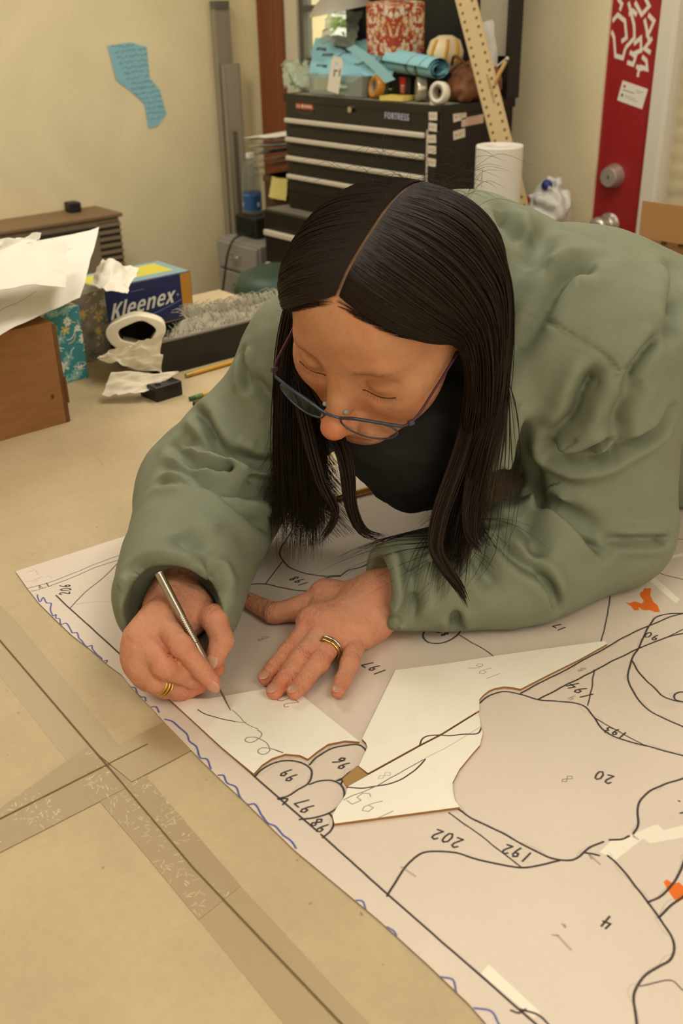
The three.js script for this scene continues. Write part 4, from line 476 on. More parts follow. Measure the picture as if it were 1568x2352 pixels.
// ---------- hair: every lock is a swept strand that starts at the parting, lies over the skull and then hangs ----------
{
  const R = rng(77), hc = [0, 0.026, -0.008], hr = [0.074, 0.077, 0.091];
  const coll = (x, y, z) => { const q = w2h(x, y, z); if (headPrims.skull(...q) > 0.09) return 0.05; return headLocal(q[0], q[1], q[2]); };
  function strand(s, b, o) {
    const beta = mix(0.74, 2.7, b), root = V(0, Math.sin(beta), Math.cos(beta)), lay = o.lay, yEnd = o.yEnd;
    const b2 = clamp(b + o.jit), side = V(s, mix(o.front ?? 0.02, -0.05, b2), mix(s < 0 ? 0.60 : 0.44, s < 0 ? -0.12 : -0.55, b2)).normalize(); const pts = [], n1 = 14;
    const ang = root.angleTo(side), sn = Math.sin(ang);
    for (let i = 0; i <= n1; i++) { const t = i / n1, d = root.clone().multiplyScalar(Math.sin((1 - t) * ang) / sn).addScaledVector(side, Math.sin(t * ang) / sn); if (i === 0) d.x += s * 0.02; const th = lay * sstep(0, 0.85, t) + 0.0015 + o.wob * Math.sin(t * 5 + o.ph) * t; let L = [hc[0] + d.x * hr[0], hc[1] + d.y * hr[1], hc[2] + d.z * hr[2]]; for (let k = 0; k < 3; k++) { const e = th - headLocal(L[0], L[1], L[2]); L = [L[0] + d.x * e, L[1] + d.y * e, L[2] + d.z * e]; } pts.push(h2w(...L)); }
    const a = pts[n1 - 1], c = pts[n1]; let v = V(c).sub(V(a)).normalize(), p = V(c), len = 0, hit = 0; const ph = o.ph, step = 0.018;
    while (len < o.len && p.y > yEnd && hit < 3 + 4 * o.wob2) {
      v.y -= 0.32; if (s > 0) { v.x -= 0.035; v.z += 0.03; } v.x += 0.03 * noise3(p.x * 9 + o.k, p.y * 7, p.z * 9 + ph); v.z += 0.03 * noise3(p.x * 9, p.y * 7 + o.k, p.z * 9 + 9 + ph); v.normalize();
      if (p.y < yEnd + 0.05) { v.x += o.curl[0] * 0.25; v.z += o.curl[1] * 0.25; v.normalize(); }
      p.addScaledVector(v, step);
      const d = coll(p.x, p.y, p.z), lim = lay * 0.8 + 0.002; if (d < lim) { const e = 0.002, g = V(coll(p.x + e, p.y, p.z) - d, coll(p.x, p.y + e, p.z) - d, coll(p.x, p.y, p.z + e) - d).normalize(); p.addScaledVector(g, lim - d); const vn = v.dot(g); if (vn < 0) v.addScaledVector(g, -vn).normalize(); }
      const dj = jacketBase(p.x, p.y, p.z); if (dj < 0.004) { hit++; const e = 0.003, g = V(jacketBase(p.x + e, p.y, p.z) - dj, jacketBase(p.x, p.y + e, p.z) - dj, jacketBase(p.x, p.y, p.z + e) - dj).normalize(); p.addScaledVector(g, 0.004 - dj); const vn = v.dot(g); if (vn < 0) v.addScaledVector(g, -vn).normalize(); }
      pts.push([p.x, p.y, p.z]); len += step;
    }
    return pts;
  }
  const P = [], N = [], C = [], I = [];
  function sweep(pts, r, col) {
    const n = pts.length, base = P.length / 3, S = 3; const q = V(0, 0, 0), u = V(0, 0, 0), w = V(0, 0, 0);
    for (let i = 0; i < n; i++) {
      const a = pts[Math.max(0, i - 1)], b = pts[Math.min(n - 1, i + 1)]; q.set(b[0] - a[0], b[1] - a[1], b[2] - a[2]).normalize(); u.set(0.3, 0.2, 0.93).cross(q).normalize(); w.crossVectors(q, u);
      const t = i / (n - 1), rr = r * (0.55 + 0.45 * Math.min(1, t * 6)) * (t > 0.75 ? Math.max(0.12, 1 - (t - 0.75) * 3.6) : 1);
      for (let k = 0; k < S; k++) { const an = k / S * 6.2832, cx = Math.cos(an), sx = Math.sin(an), nx = u.x * cx + w.x * sx, ny = u.y * cx + w.y * sx, nz = u.z * cx + w.z * sx; P.push(pts[i][0] + nx * rr, pts[i][1] + ny * rr, pts[i][2] + nz * rr); N.push(nx, ny, nz); C.push(...col); }
    }
    for (let i = 0; i < n - 1; i++) for (let k = 0; k < S; k++) { const a = base + i * S + k, b = base + i * S + (k + 1) % S; I.push(a, b, a + S, b, b + S, a + S); }
  }
  const tone = () => { const k = 0.7 + 0.7 * R(), w = R(); return [0.015 * k + 0.009 * w * k, 0.0095 * k + 0.0035 * w * k, 0.006 * k + 0.001 * w * k]; };
  for (const s of [-1, 1]) for (let i = 0; i < 3600; i++) {
    const b = Math.pow(R(), 1.45), lay = 0.002 + (s > 0 ? 0.014 + 0.010 * sstep(0.1, 0.5, b) : 0.014) * R() * (0.4 + 0.6 * Math.sin(b * 3.1)), clump = Math.floor(R() * 9);
    const pts = strand(s, b, { lay, yEnd: TY + (s < 0 ? 0.075 : 0.09) + 0.075 * R() * R() + 0.03 * Math.sin(clump * 2.3), wob: 0.0012 * (R() - 0.5), ph: R() * 6, wob2: R(), jit: 0.10 * (R() - 0.5), k: clump * 3.7, len: 0.26 + 0.16 * R(), front: (s < 0 ? -0.12 : 0.02) + 0.1 * (R() - 0.5), curl: [Math.sin(clump * 1.9 + s), Math.cos(clump * 2.7)] });
    sweep(pts, 0.00036 + 0.0003 * R(), tone());
  }
  for (const [n, rad, q] of [[110, 0.009, [[-0.7018, 1.1408, -0.5427], [-0.6599, 1.1009, -0.5434], [-0.6376, 1.0833, -0.5385], [-0.6284, 1.0656, -0.5354], [-0.6231, 1.0347, -0.5345], [-0.6146, 1.0094, -0.5421], [-0.6017, 1.0008, -0.5594]]], [60, 0.006, [[-0.6941, 1.1371, -0.5314], [-0.6503, 1.0583, -0.5209], [-0.6373, 1.025, -0.5274], [-0.6446, 0.9971, -0.514]]], [120, 0.009, [[-0.5914, 1.1376, -0.6718], [-0.5676, 1.0813, -0.6203], [-0.5549, 1.0335, -0.5799], [-0.5478, 1.0092, -0.5691], [-0.5319, 0.9941, -0.5673], [-0.5159, 0.982, -0.5679], [-0.5034, 0.9715, -0.5658]]], [90, 0.010, [[-0.5834, 1.1303, -0.6754], [-0.5547, 1.074, -0.6299], [-0.5409, 1.0342, -0.6059], [-0.5288, 1.0155, -0.5967], [-0.5204, 1.0067, -0.5997]]]])
    for (let i = 0; i < n; i++) { const a = R() * 6.28, rr = rad * Math.sqrt(R()), cut = 0.75 + 0.25 * R(), o = V(Math.cos(a) * rr, 0, Math.sin(a) * rr), c = new THREE.CatmullRomCurve3(q.map(p => V(p))); const pts = []; for (let k = 0; k <= 18; k++) { const t = k / 18 * cut, p = c.getPoint(t), f = 1 - 0.75 * Math.pow(k / 18, 2); pts.push([p.x + o.x * f, p.y + 0.004 * Math.sin(a * 3 + t * 4), p.z + o.z * f]); } sweep(pts, 0.0005 + 0.0003 * R(), tone()); }
  // short fine hairs along the hairline
  for (let i = 0; i < 420; i++) { const s = R() < 0.5 ? -1 : 1, t0 = Math.pow(R(), 0.8) * 0.8, root = V(0, Math.sin(0.73), Math.cos(0.73)), side = V(s, s < 0 ? -0.12 : 0.02, s < 0 ? 0.60 : 0.44).normalize(), pts = [], L = 0.15 + 0.2 * R(), off = 0.015 + 0.05 * R(); for (let k = 0; k <= 6; k++) { const t = Math.min(1, t0 + L * k / 6), d = root.clone().lerp(side, t).normalize(), e = off * (1 - k / 6); d.y -= e * 0.7; d.z += e * 0.7; d.normalize(); let p = [hc[0] + d.x * hr[0], hc[1] + d.y * hr[1], hc[2] + d.z * hr[2]]; for (let q = 0; q < 3; q++) { const m = 0.0006 + 0.0018 * k / 6 - headLocal(p[0], p[1], p[2]); p = [p[0] + d.x * m, p[1] + d.y * m, p[2] + d.z * m]; } pts.push(h2w(...p)); } sweep(pts, 0.00016, tone()); }
  // loose fine hairs lifting off the crown
  for (let i = 0; i < 90; i++) {
    const a = h2w((R() - 0.5) * 0.11, 0.085 + 0.012 * R(), -0.06 + 0.05 * (R() - 0.5)), ang = R() * 6.28, L = 0.02 + 0.04 * R(), up = 0.004 + 0.012 * R();
    const e = [a[0] + Math.cos(ang) * L, a[1] + up * R(), a[2] + Math.sin(ang) * L], m = [(a[0] + e[0]) / 2 + 0.01 * (R() - 0.5), Math.max(a[1], e[1]) + up * 0.6, (a[2] + e[2]) / 2 + 0.01 * (R() - 0.5)];
    sweep(new THREE.CatmullRomCurve3([V(a), V(m), V(e)]).getPoints(10).map(p => [p.x, p.y, p.z]), 0.00014, tone());
  }
  const g = new THREE.BufferGeometry(); g.setAttribute('position', new THREE.Float32BufferAttribute(P, 3)); g.setAttribute('normal', new THREE.Float32BufferAttribute(N, 3)); g.setAttribute('color', new THREE.Float32BufferAttribute(C, 3)); g.setIndex(I);
  part('hair', g, phys(0xffffff, 0.6, { vertexColors: true, specularIntensity: 0.35 }), person).userData.label = 'long dark brown hair with a centre parting';
}

// ---------- eyeglasses, rings, knife ----------
{
  const gl = thing('eyeglasses', 'thin dark metal eyeglasses slid down the nose of the woman', 'eyeglasses');
  const fm = phys(0x4d5566, 0.35, { metalness: 0.7 }), tm = phys(0x4a2030, 0.4, { metalness: 0.3 }), pm = phys(0xb9c4bd, 0.25, { transmission: 0.5, thickness: 0 });
  const G = (l, u, f) => h2w(l, u - 0.016, f + 0.004);
  for (const s of [-1, 1]) {
    const loop = []; for (let i = 0; i < 28; i++) { const a = i / 28 * 6.2832; loop.push(G(s * (0.034 + 0.0255 * Math.cos(a)), -0.012 + 0.0135 * Math.sin(a), 0.107 - 0.010 * ((Math.cos(a) + 1.3) / 2.3) ** 2)); }
    part('rim', tube(loop, 0.0009, 60, 6, true), fm, gl);
    part('brow_bar', tube([G(s * 0.009, -0.006, 0.1075), G(s * 0.022, 0.0005, 0.107), G(s * 0.045, 0.0015, 0.102), G(s * 0.064, -0.002, 0.095)], 0.0015, 20, 6), fm, gl);
    part('temple', tube([G(s * 0.064, -0.002, 0.095), G(s * 0.0695, -0.001, 0.088), G(s * 0.0735, 0.004, 0.05), G(s * 0.077, 0.012, -0.01)], 0.0013, 24, 6), tm, gl);
    part('hinge', box(0.003, 0.004, 0.006), fm, gl, G(s * 0.069, -0.001, 0.089));
    part('nose_pad', new THREE.SphereGeometry(0.0023, 12, 8), pm, gl, G(s * 0.0105, -0.006, 0.100));
    const lens = grid(12, 8, (i, j) => { const a = i * 6.2832, r = j; return G(s * (0.034 + 0.0252 * r * Math.cos(a)), -0.012 + 0.0132 * r * Math.sin(a), 0.107 - 0.010 * ((r * Math.cos(a) + 1.3) / 2.3) ** 2); });
    part('lens', lens, phys(0xffffff, 0.02, { transmission: 1, thickness: 0, ior: 1.5 }), gl);
  }
  part('bridge', tube([G(-0.009, -0.006, 0.1075), G(0, -0.003, 0.110), G(0.009, -0.006, 0.1075)], 0.0012, 12, 6), fm, gl);
  const gold = phys(0xd8b56a, 0.22, { metalness: 1 }), silver = phys(0xcfcac0, 0.22, { metalness: 1 });
  function ring(name, a, b, t, r, w, m, label) {
    const p = V(a).lerp(V(b), t), d = V(b).sub(V(a)).normalize(), g = lathe([[r, -w / 2], [r + 0.0012, -w / 2 * 0.8], [r + 0.0014, 0], [r + 0.0012, w / 2 * 0.8], [r, w / 2], [r - 0.0002, 0], [r, -w / 2]], 40);
    g.applyQuaternion(new THREE.Quaternion().setFromUnitVectors(V(0, 1, 0), d)); return single(name, g, m, label, 'ring', p.toArray(), null);
  }
  ring('finger_ring', LH.ring[0], LH.ring[1], 0.58, 0.0108, 0.0036, gold, 'gold band on the ring finger of the flat hand, nearer the fingertip');
  ring('finger_ring', LH.ring[0], LH.ring[1], 0.50, 0.0111, 0.0030, silver, 'silver band beside the gold one on the flat hand');
  for (let i = 0; i < 3; i++) ring('finger_ring', RH.ring[1], RH.ring[2], 0.16 + i * 0.11, 0.0098, 0.0022, gold, ['thin gold ring on the hand with the knife, nearest the knuckle', 'thin gold ring in the middle of three on the hand with the knife', 'thin gold ring on the hand with the knife, nearest the fingertip'][i]);
  const tip = V([-0.595, 0.903, -0.3701]), end = V([-0.6756, 1.012, -0.3591]), L = tip.distanceTo(end), kn = thing('craft_knife', 'slim steel craft knife held in the right hand', 'knife');
  const steel = phys(0xb8b0a4, 0.28, { metalness: 1 }), dark = phys(0x6d665d, 0.35, { metalness: 1 });
  kn.position.copy(tip); kn.quaternion.setFromUnitVectors(V(0, 1, 0), end.clone().sub(tip).normalize());
  const bl = L * 0.22;
  part('handle', lathe([[0.0001, L], [0.0034, L], [0.0038, L - 0.001], [0.0038, L * 0.70], [0.0036, L * 0.69]], 24), steel, kn);
  const knurl = []; for (let i = 0; i < 14; i++) { const y0 = L * (0.69 - i * 0.014); knurl.push([0.0034, y0], [0.0039, y0 - L * 0.004], [0.0034, y0 - L * 0.010]); }
  part('grip', lathe(knurl, 24), steel, kn);
  part('collar', lathe([[0.0035, L * 0.494], [0.0035, L * 0.40], [0.0024, L * 0.30], [0.0018, bl], [0.0001, bl]], 24), steel, kn);
  const sh = new THREE.Shape(); sh.moveTo(0, 0); sh.lineTo(0.0022, bl * 0.45); sh.lineTo(0.0022, bl); sh.lineTo(-0.0014, bl); sh.lineTo(-0.0014, bl * 0.3); sh.closePath();
  const bg = new THREE.ExtrudeGeometry(sh, { depth: 0.0005, bevelEnabled: false }); bg.translate(0, 0, -0.00025); part('blade', bg, dark, kn);
}

// ---------- things at the left end of the table and on the left wall ----------
function panel(name, w, h, m, parent, pos, rot) { return part(name, box(w, h, 0.0006), m, parent, pos, rot); }
function floral(bg, cols, seed, size = 256, count = 34) { return canvasTex(size, size, (g, w, h) => { const R = rng(seed); g.fillStyle = bg; g.fillRect(0, 0, w, h); for (let i = 0; i < 26; i++) { g.strokeStyle = cols[i % cols.length]; g.lineWidth = 4; const x = R() * w, y = R() * h, a = R() * 6.3; g.beginPath(); g.moveTo(x, y); g.quadraticCurveTo(x + 30 * Math.cos(a), y + 30 * Math.sin(a), x + 46 * Math.cos(a + 0.8), y + 46 * Math.sin(a + 0.8)); g.stroke(); } for (let i = 0; i < count; i++) { const x = R() * w, y = R() * h, r = 6 + 13 * R(), n = 5 + Math.floor(R() * 4); g.fillStyle = cols[Math.floor(R() * cols.length)]; for (let k = 0; k < n; k++) { const a = k / n * 6.283 + R() * 0.3; g.beginPath(); g.ellipse(x + Math.cos(a) * r * 0.75, y + Math.sin(a) * r * 0.75, r * 0.55, r * 0.3, a, 0, 7); g.fill(); } g.fillStyle = cols[(i + 1) % cols.length]; g.beginPath(); g.ellipse(x, y, r * 0.28, r * 0.28, 0, 0, 7); g.fill(); } }); }
function crumple(nu, nv, c4, amp, freq, seed, th = 0.0006, lift = () => 0) { // a sheet between four corners, rumpled
  return slab(nu, nv, th, (u, v) => { const p = [0, 1, 2].map(k => mix(mix(c4[0][k], c4[1][k], u), mix(c4[3][k], c4[2][k], u), v)); const n = fbm(u * freq + seed, v * freq, seed, 3), m = 1 - Math.abs(fbm(u * freq * 0.8, v * freq * 0.8 + seed, seed * 2, 2)) * 2; return [p[0] + amp * 0.5 * n, p[1] + amp * (n + 0.6 * m) * 0.6 + lift(u, v), p[2] + amp * 0.5 * fbm(v * freq + 7, u * freq, seed, 2)]; });
}
const paperW = mat(0xe9e2d3, 0.85), tissueM = mat(0xe6dcc6, 0.95), kraft = mat(0x9a6a3c, 0.85, { map: noiseTex(256, (u, v) => { const k = 0.96 + 0.03 * torus4(u, v, 2) + 0.03 * noise3(u * 4, v * 90, 1); return [k, k, k]; }) });
{
  // cardboard box, its lid edge folded
  const b = thing('cardboard_box', 'brown cardboard box at the left edge under loose white sheets', 'box', [-1.47, TY, -0.33]);
  part('wall', box(0.004, 0.15, 0.50, 0.148, 0.075, 0), kraft, b); part('wall', box(0.004, 0.15, 0.50, -0.148, 0.075, 0), kraft, b); part('wall', box(0.292, 0.15, 0.004, 0, 0.075, -0.248), kraft, b); part('wall', box(0.292, 0.15, 0.004, 0, 0.075, 0.248), kraft, b);
  part('flap', box(0.30, 0.003, 0.25, 0, 0.1515, -0.126), kraft, b); part('flap', box(0.30, 0.003, 0.25, 0, 0.1515, 0.126), kraft, b); part('base', box(0.292, 0.003, 0.492, 0, 0.0016, 0), kraft, b);
  part('torn_edge', [box(0.010, 0.146, 0.006, 0.145, 0.074, -0.2535), box(0.006, 0.04, 0.003, 0.149, 0.05, -0.2575)], mat(0x6d4a2a, 0.9), b);
  part('scuff', box(0.0006, 0.007, 0.004, 0.1504, 0.045, -0.235), mat(0x5d3f22, 0.9), b);
  // tissue boxes
  const teal = thing('tissue_box', 'teal tissue box with white and yellow flowers behind the cardboard box', 'tissue box', [-1.535, TY, -0.645], 0, 'tissue boxes');
  const fTeal = mat(0xffffff, 0.5, { map: floral('#3f93a0', ['#e8ead2', '#d9c77a', '#8cc3c4', '#f0efe0'], 4) });
  part('carton', boxUV(box(0.112, 0.122, 0.112, 0, 0.061, 0, 0.002), 9), fTeal, teal); part('slot', box(0.05, 0.0006, 0.02, 0, 0.1222, 0), mat(0x2d5c66, 0.6), teal);
  const fGrey = mat(0xffffff, 0.5, { map: floral('#8d8474', ['#c9c2ae', '#6d675a', '#d9b56a', '#a39b86', '#7fa3b0'], 8) });
  const gb = thing('tissue_box', 'grey tissue box with a flower print between the teal and navy boxes', 'tissue box', [-1.603, TY, -0.733], 0, 'tissue boxes');
  part('carton', boxUV(box(0.105, 0.118, 0.105, 0, 0.059, 0, 0.002), 9), fGrey, gb); part('slot', box(0.05, 0.0006, 0.02, 0, 0.1182, 0), mat(0x4d483e, 0.6), gb);
  const kb = thing('tissue_box', 'navy tissue box with white script lettering and a yellow top', 'tissue box', [-1.727, TY, -0.915], 0, 'tissue boxes');
  part('carton', box(0.118, 0.088, 0.232, 0, 0.044, 0, 0.002), mat(0x28305c, 0.45), kb);
  const fr1 = canvasTex(1024, 400, (g, w, h) => { g.fillStyle = '#28305e'; g.fillRect(0, 0, w, h); g.fillStyle = '#c58a36'; g.fillRect(w * 0.90, 0, w * 0.1, h); g.fillStyle = '#2c3876'; g.beginPath(); g.moveTo(0, h); g.quadraticCurveTo(w * 0.45, h * 0.95, w * 0.9, h * 0.55); g.lineTo(w * 0.9, h * 0.62); g.quadraticCurveTo(w * 0.45, h, 0, h); g.fill(); g.strokeStyle = '#8c95b4'; g.lineWidth = 5; g.beginPath(); g.moveTo(w * 0.3, h * 0.88); g.quadraticCurveTo(w * 0.6, h * 0.8, w * 0.89, h * 0.58); g.stroke(); g.fillStyle = '#e9e6da'; g.font = 'italic bold 190px sans-serif'; g.save(); g.translate(w * 0.20, h * 0.70); g.transform(1, -0.06, -0.12, 1, 0, 0); g.scale(0.86, 1); g.fillText('Kleenex', 0, 0); g.restore(); g.font = '30px sans-serif'; g.fillText('®', w * 0.85, h * 0.48); g.fillStyle = '#6b74a0'; g.fillRect(w * 0.42, h * 0.16, 130, 8); });
  panel('printed_side', 0.228, 0.085, mat(0xffffff, 0.4, { map: fr1 }), kb, [0.0594, 0.044, 0], [0, Math.PI / 2, 0]);
  const tp = canvasTex(512, 256, (g, w, h) => { g.fillStyle = '#7ea0a8'; g.fillRect(0, 0, w, h); g.fillStyle = '#cfc23a'; g.fillRect(60, 20, 330, 216); g.fillStyle = '#3d4a66'; g.beginPath(); g.ellipse(225, 128, 110, 40, 0, 0, 7); g.fill(); g.fillStyle = '#c9c6b6'; g.beginPath(); g.ellipse(225, 128, 80, 20, 0, 0, 7); g.fill(); });
  part('printed_top', box(0.114, 0.0006, 0.228, 0, 0.0884, 0), mat(0xffffff, 0.4, { map: tp }), kb);
  // loose pattern sheets over the cardboard box
  const sheetTex = canvasTex(512, 512, (g, w, h) => { g.fillStyle = '#e6e1d6'; g.fillRect(0, 0, w, h); g.strokeStyle = 'rgba(90,85,80,.7)'; g.lineWidth = 2; for (const q of [[40, 300, 160, 260, 300, 280], [60, 420, 200, 400, 330, 360], [300, 120, 360, 110, 430, 130], [200, 60, 280, 160, 300, 240]]) { g.beginPath(); g.moveTo(q[0], q[1]); g.quadraticCurveTo(q[2], q[3], q[4], q[5]); g.stroke(); } });
  const sheetM = mat(0xffffff, 0.8, { map: sheetTex });
  const Y = TY + 0.155;
  single('loose_sheet', crumple(30, 24, [[-1.1854, 1.062, -0.3608], [-1.3579, 1.062, -0.6472], [-1.6406, 1.085, -0.8373], [-1.707, 1.085, -0.5597]], 0.008, 2.0, 3, 0.0005, (u, v) => 0.004 + 0.012 * Math.pow(u, 4) * v), sheetM, 'largest white sheet draped over the cardboard box, right edge curling up', 'paper', null, null, 'loose sheets');
  single('loose_sheet', crumple(24, 18, [[-1.2856, 1.08, -0.4244], [-1.2912, 1.08, -0.5953], [-1.4764, 1.1, -0.6958], [-1.4485, 1.1, -0.53]], 0.008, 2.2, 8, 0.0005, (u, v) => 0.018 + 0.02 * Math.sin(u * 3)), paperW, 'smaller white sheet folded on top of the draped one', 'paper', null, null, 'loose sheets');
  single('loose_sheet', crumple(16, 14, [[-1.4485, 1.1, -0.53], [-1.4299, 1.1, -0.6226], [-1.4638, 1.12, -0.6456], [-1.4586, 1.12, -0.5511]], 0.016, 2.4, 15, 0.0005, () => 0.022), mat(0xece8dd, 0.8), 'topmost crumpled white scrap on the pile of sheets', 'paper', null, null, 'loose sheets');
  single('paper_napkin', crumple(26, 20, [[-1.5118, 1.032, -0.7384], [-1.4158, 1.032, -0.7524], [-1.5524, 1.03, -0.8575], [-1.6247, 1.04, -0.8248]], 0.012, 1.8, 5, 0.0008, (u, v) => 0.006 + 0.022 * Math.exp(-(((u - 0.45) / 0.3) ** 2 + ((v - 0.6) / 0.35) ** 2))), mat(0xe7dfce, 0.95), 'crumpled white napkin lying across the tissue boxes', 'napkin');
  // black tray with a dusty brush pad
  const ty = thing('black_tray', 'long black tray holding a dusty grey pad', 'tray', [-1.505, TY, -0.975]);
  const blk = mat(0x1a1815, 0.5);
  part('floor', box(0.21, 0.004, 0.37, 0, 0.002, 0), blk, ty); part('wall', box(0.004, 0.056, 0.37, 0.105, 0.028, 0), blk, ty); part('wall', box(0.004, 0.018, 0.37, -0.105, 0.009, 0), blk, ty); part('wall', box(0.206, 0.05, 0.004, 0, 0.026, 0.183), blk, ty); part('wall', box(0.206, 0.018, 0.004, 0, 0.009, -0.183), blk, ty);
  part('rim', box(0.007, 0.003, 0.372, 0.105, 0.0575, 0), mat(0x7d7a70, 0.5), ty);
  const pad = thing('dusting_pad', 'dusty grey fringed pad lying along the black tray', 'pad', [0, 0, 0]), RR = rng(14), fr2 = [], PA = [[-1.43, 0.9433, -0.8164], [-1.43, 0.9364, -1.0512]], PB = [[-1.56, 0.9301, -0.9484], [-1.56, 0.921, -1.1702]];
  part('cloth', crumple(30, 14, [[-1.43, 0.9433, -0.8164], [-1.43, 0.9364, -1.0512], [-1.56, 0.921, -1.1702], [-1.56, 0.9301, -0.9484]], 0.012, 3, 21, 0.010, () => 0.004), mat(0x98917f, 0.98), pad);
  for (let i = 0; i < 520; i++) { const t = RR(), a = [-1.56 + 0.012 * RR(), mix(PB[0][1], PB[1][1], t) + 0.004 * RR(), mix(PB[0][2], PB[1][2], t)], d = [-0.01 - 0.03 * RR() + 0.03 * (RR() - 0.5), 0.004 + 0.02 * RR(), 0.03 * (RR() - 0.5)]; fr2.push(tube([a, [a[0] + d[0] * 0.6, a[1] + d[1], a[2] + d[2] * 0.5], [a[0] + d[0], a[1] + d[1] * 0.7, a[2] + d[2]]], 0.0006, 3, 3)); }
  for (let i = 0; i < 420; i++) { const t = RR(), v = RR(), a = [mix(-1.43, -1.56, v), mix(mix(PA[0][1], PA[1][1], t), mix(PB[0][1], PB[1][1], t), v) + 0.004, mix(mix(PA[0][2], PA[1][2], t), mix(PB[0][2], PB[1][2], t), v)]; fr2.push(tube([a, [a[0] + 0.02 * (RR() - 0.5), a[1] + 0.010, a[2] + 0.02 * (RR() - 0.5)]], 0.0007, 2, 3)); }
  part('fringe', fr2, mat(0xb8b09c, 0.95), pad).userData.kind = 'stuff';
  // roll, crumpled tissue, sharpener, pencils
  const ax = V(-0.84, -0.20, -0.48).normalize(), ringO = [], ringI = []; for (let i = 0; i < 40; i++) { const a = i / 40 * 6.2832, w = 1 + 0.06 * Math.sin(2 * a + 1) + 0.03 * Math.sin(5 * a); ringO.push(new THREE.Vector2(0.043 * w * Math.cos(a), 0.0265 * w * Math.sin(a))); ringI.push(new THREE.Vector2(0.030 * w * Math.cos(a) + 0.002, 0.0195 * (1 - 0.12 * Math.cos(3 * a)) * Math.sin(a))); }
  const rs = new THREE.Shape(ringO); rs.holes.push(new THREE.Path(ringI.slice().reverse())); const rg = new THREE.ExtrudeGeometry(rs, { depth: 0.10, bevelEnabled: true, bevelSize: 0.002, bevelThickness: 0.002, bevelSegments: 2 }); rg.translate(0, 0, -0.10);
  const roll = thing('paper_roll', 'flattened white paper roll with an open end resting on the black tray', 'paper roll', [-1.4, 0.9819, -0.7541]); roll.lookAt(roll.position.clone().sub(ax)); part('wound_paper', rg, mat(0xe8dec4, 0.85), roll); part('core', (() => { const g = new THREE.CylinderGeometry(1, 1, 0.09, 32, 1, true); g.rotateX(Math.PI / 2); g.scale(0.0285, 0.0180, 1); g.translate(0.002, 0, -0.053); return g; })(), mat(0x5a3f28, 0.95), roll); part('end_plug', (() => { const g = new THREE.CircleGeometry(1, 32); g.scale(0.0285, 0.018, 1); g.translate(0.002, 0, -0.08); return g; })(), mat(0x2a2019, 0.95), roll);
  const tis = thing('crumpled_tissue', 'crumpled white tissue in front of the paper roll', 'tissue', [0, 0, 0]);
  part('upper_fold', crumple(34, 24, [[-1.3752, 0.95, -0.6689], [-1.3394, 0.912, -0.7597], [-1.3367, 0.975, -0.763], [-1.3741, 0.955, -0.6878]], 0.014, 2.2, 31, 0.001, (u, v) => 0.012), tissueM, tis);
  part('lower_fold', crumple(34, 20, [[-1.3539, 0.902, -0.6587], [-1.315, 0.904, -0.7086], [-1.3158, 0.92, -0.7757], [-1.3636, 0.93, -0.6846]], 0.008, 2.0, 41, 0.001, (u, v) => 0.010), tissueM, tis);
  const sp = thing('pencil_sharpener', 'small black pencil sharpener beside the crumpled tissue', 'sharpener', [-1.322, TY, -0.745], 0.06);
  part('body', box(0.046, 0.024, 0.05, 0, 0.012, 0, 0.003), mat(0x171614, 0.35), sp); part('blade', box(0.018, 0.0012, 0.022, -0.004, 0.0246, -0.006), phys(0xa9a498, 0.3, { metalness: 1 }), sp); part('hole', cyl(0.005, 0.005, 0.0008, 0.010, 0.0244, 0.012), mat(0x050505, 0.9), sp);
  function pencil(a, b, label, eraser) { const p = thing('pencil', label, 'pencil', a, 0, 'pencils'); const d = V(b).sub(V(a)), L = d.length(); p.quaternion.setFromUnitVectors(V(0, 1, 0), d.normalize()); part('barrel', cyl(0.0036, 0.0036, L * 0.86, 0, L * 0.47, 0, 6), mat(0xd39a2c, 0.45), p); part('point', [cyl(0.0036, 0.0006, L * 0.10, 0, L * 0.95, 0, 12)], mat(0xcaa070, 0.7), p); if (eraser) { part('ferrule', [0, 1, 2, 3].map(i => cyl(0.0038, 0.0038, 0.003, 0, 0.004 + i * 0.004, 0, 16)), mat(0x3f7a3a, 0.4), p); part('eraser', cyl(0.0034, 0.0034, 0.008, 0, -0.002, 0, 12), mat(0x2f5e34, 0.7), p); } else part('ferrule', cyl(0.0038, 0.0038, 0.014, 0, 0.004, 0, 16), phys(0xb9a25c, 0.3, { metalness: 1 }), p); return p; }
  pencil([-1.3648, 0.904, -0.8201], [-1.3701, 0.904, -0.9309], 'yellow pencil lying along the foot of the black tray', false); pencil([-1.2687, 0.904, -0.7687], [-1.2691, 0.904, -0.866], 'yellow pencil with green bands half under the right sleeve', true); pencil([-0.8479, 0.906, -0.7057], [-0.8269, 0.906, -0.8002], 'yellow pencil on the drawing sheet under the chest of the woman', false);
  const mk = thing('marker_pen', 'black marker pen behind the banded pencil by the sleeve', 'pen', [-1.2384, 0.9055, -0.7515]); const md = V([-1.2328, 0.9055, -0.8401]).sub(mk.position), ml = md.length(); mk.quaternion.setFromUnitVectors(V(0, 1, 0), md.normalize()); part('barrel', cyl(0.005, 0.005, ml, 0, ml / 2, 0, 20), mat(0x191716, 0.4), mk); part('cap', cyl(0.0054, 0.0054, ml * 0.3, 0, ml * 0.15, 0, 20), mat(0x111010, 0.35), mk);
}
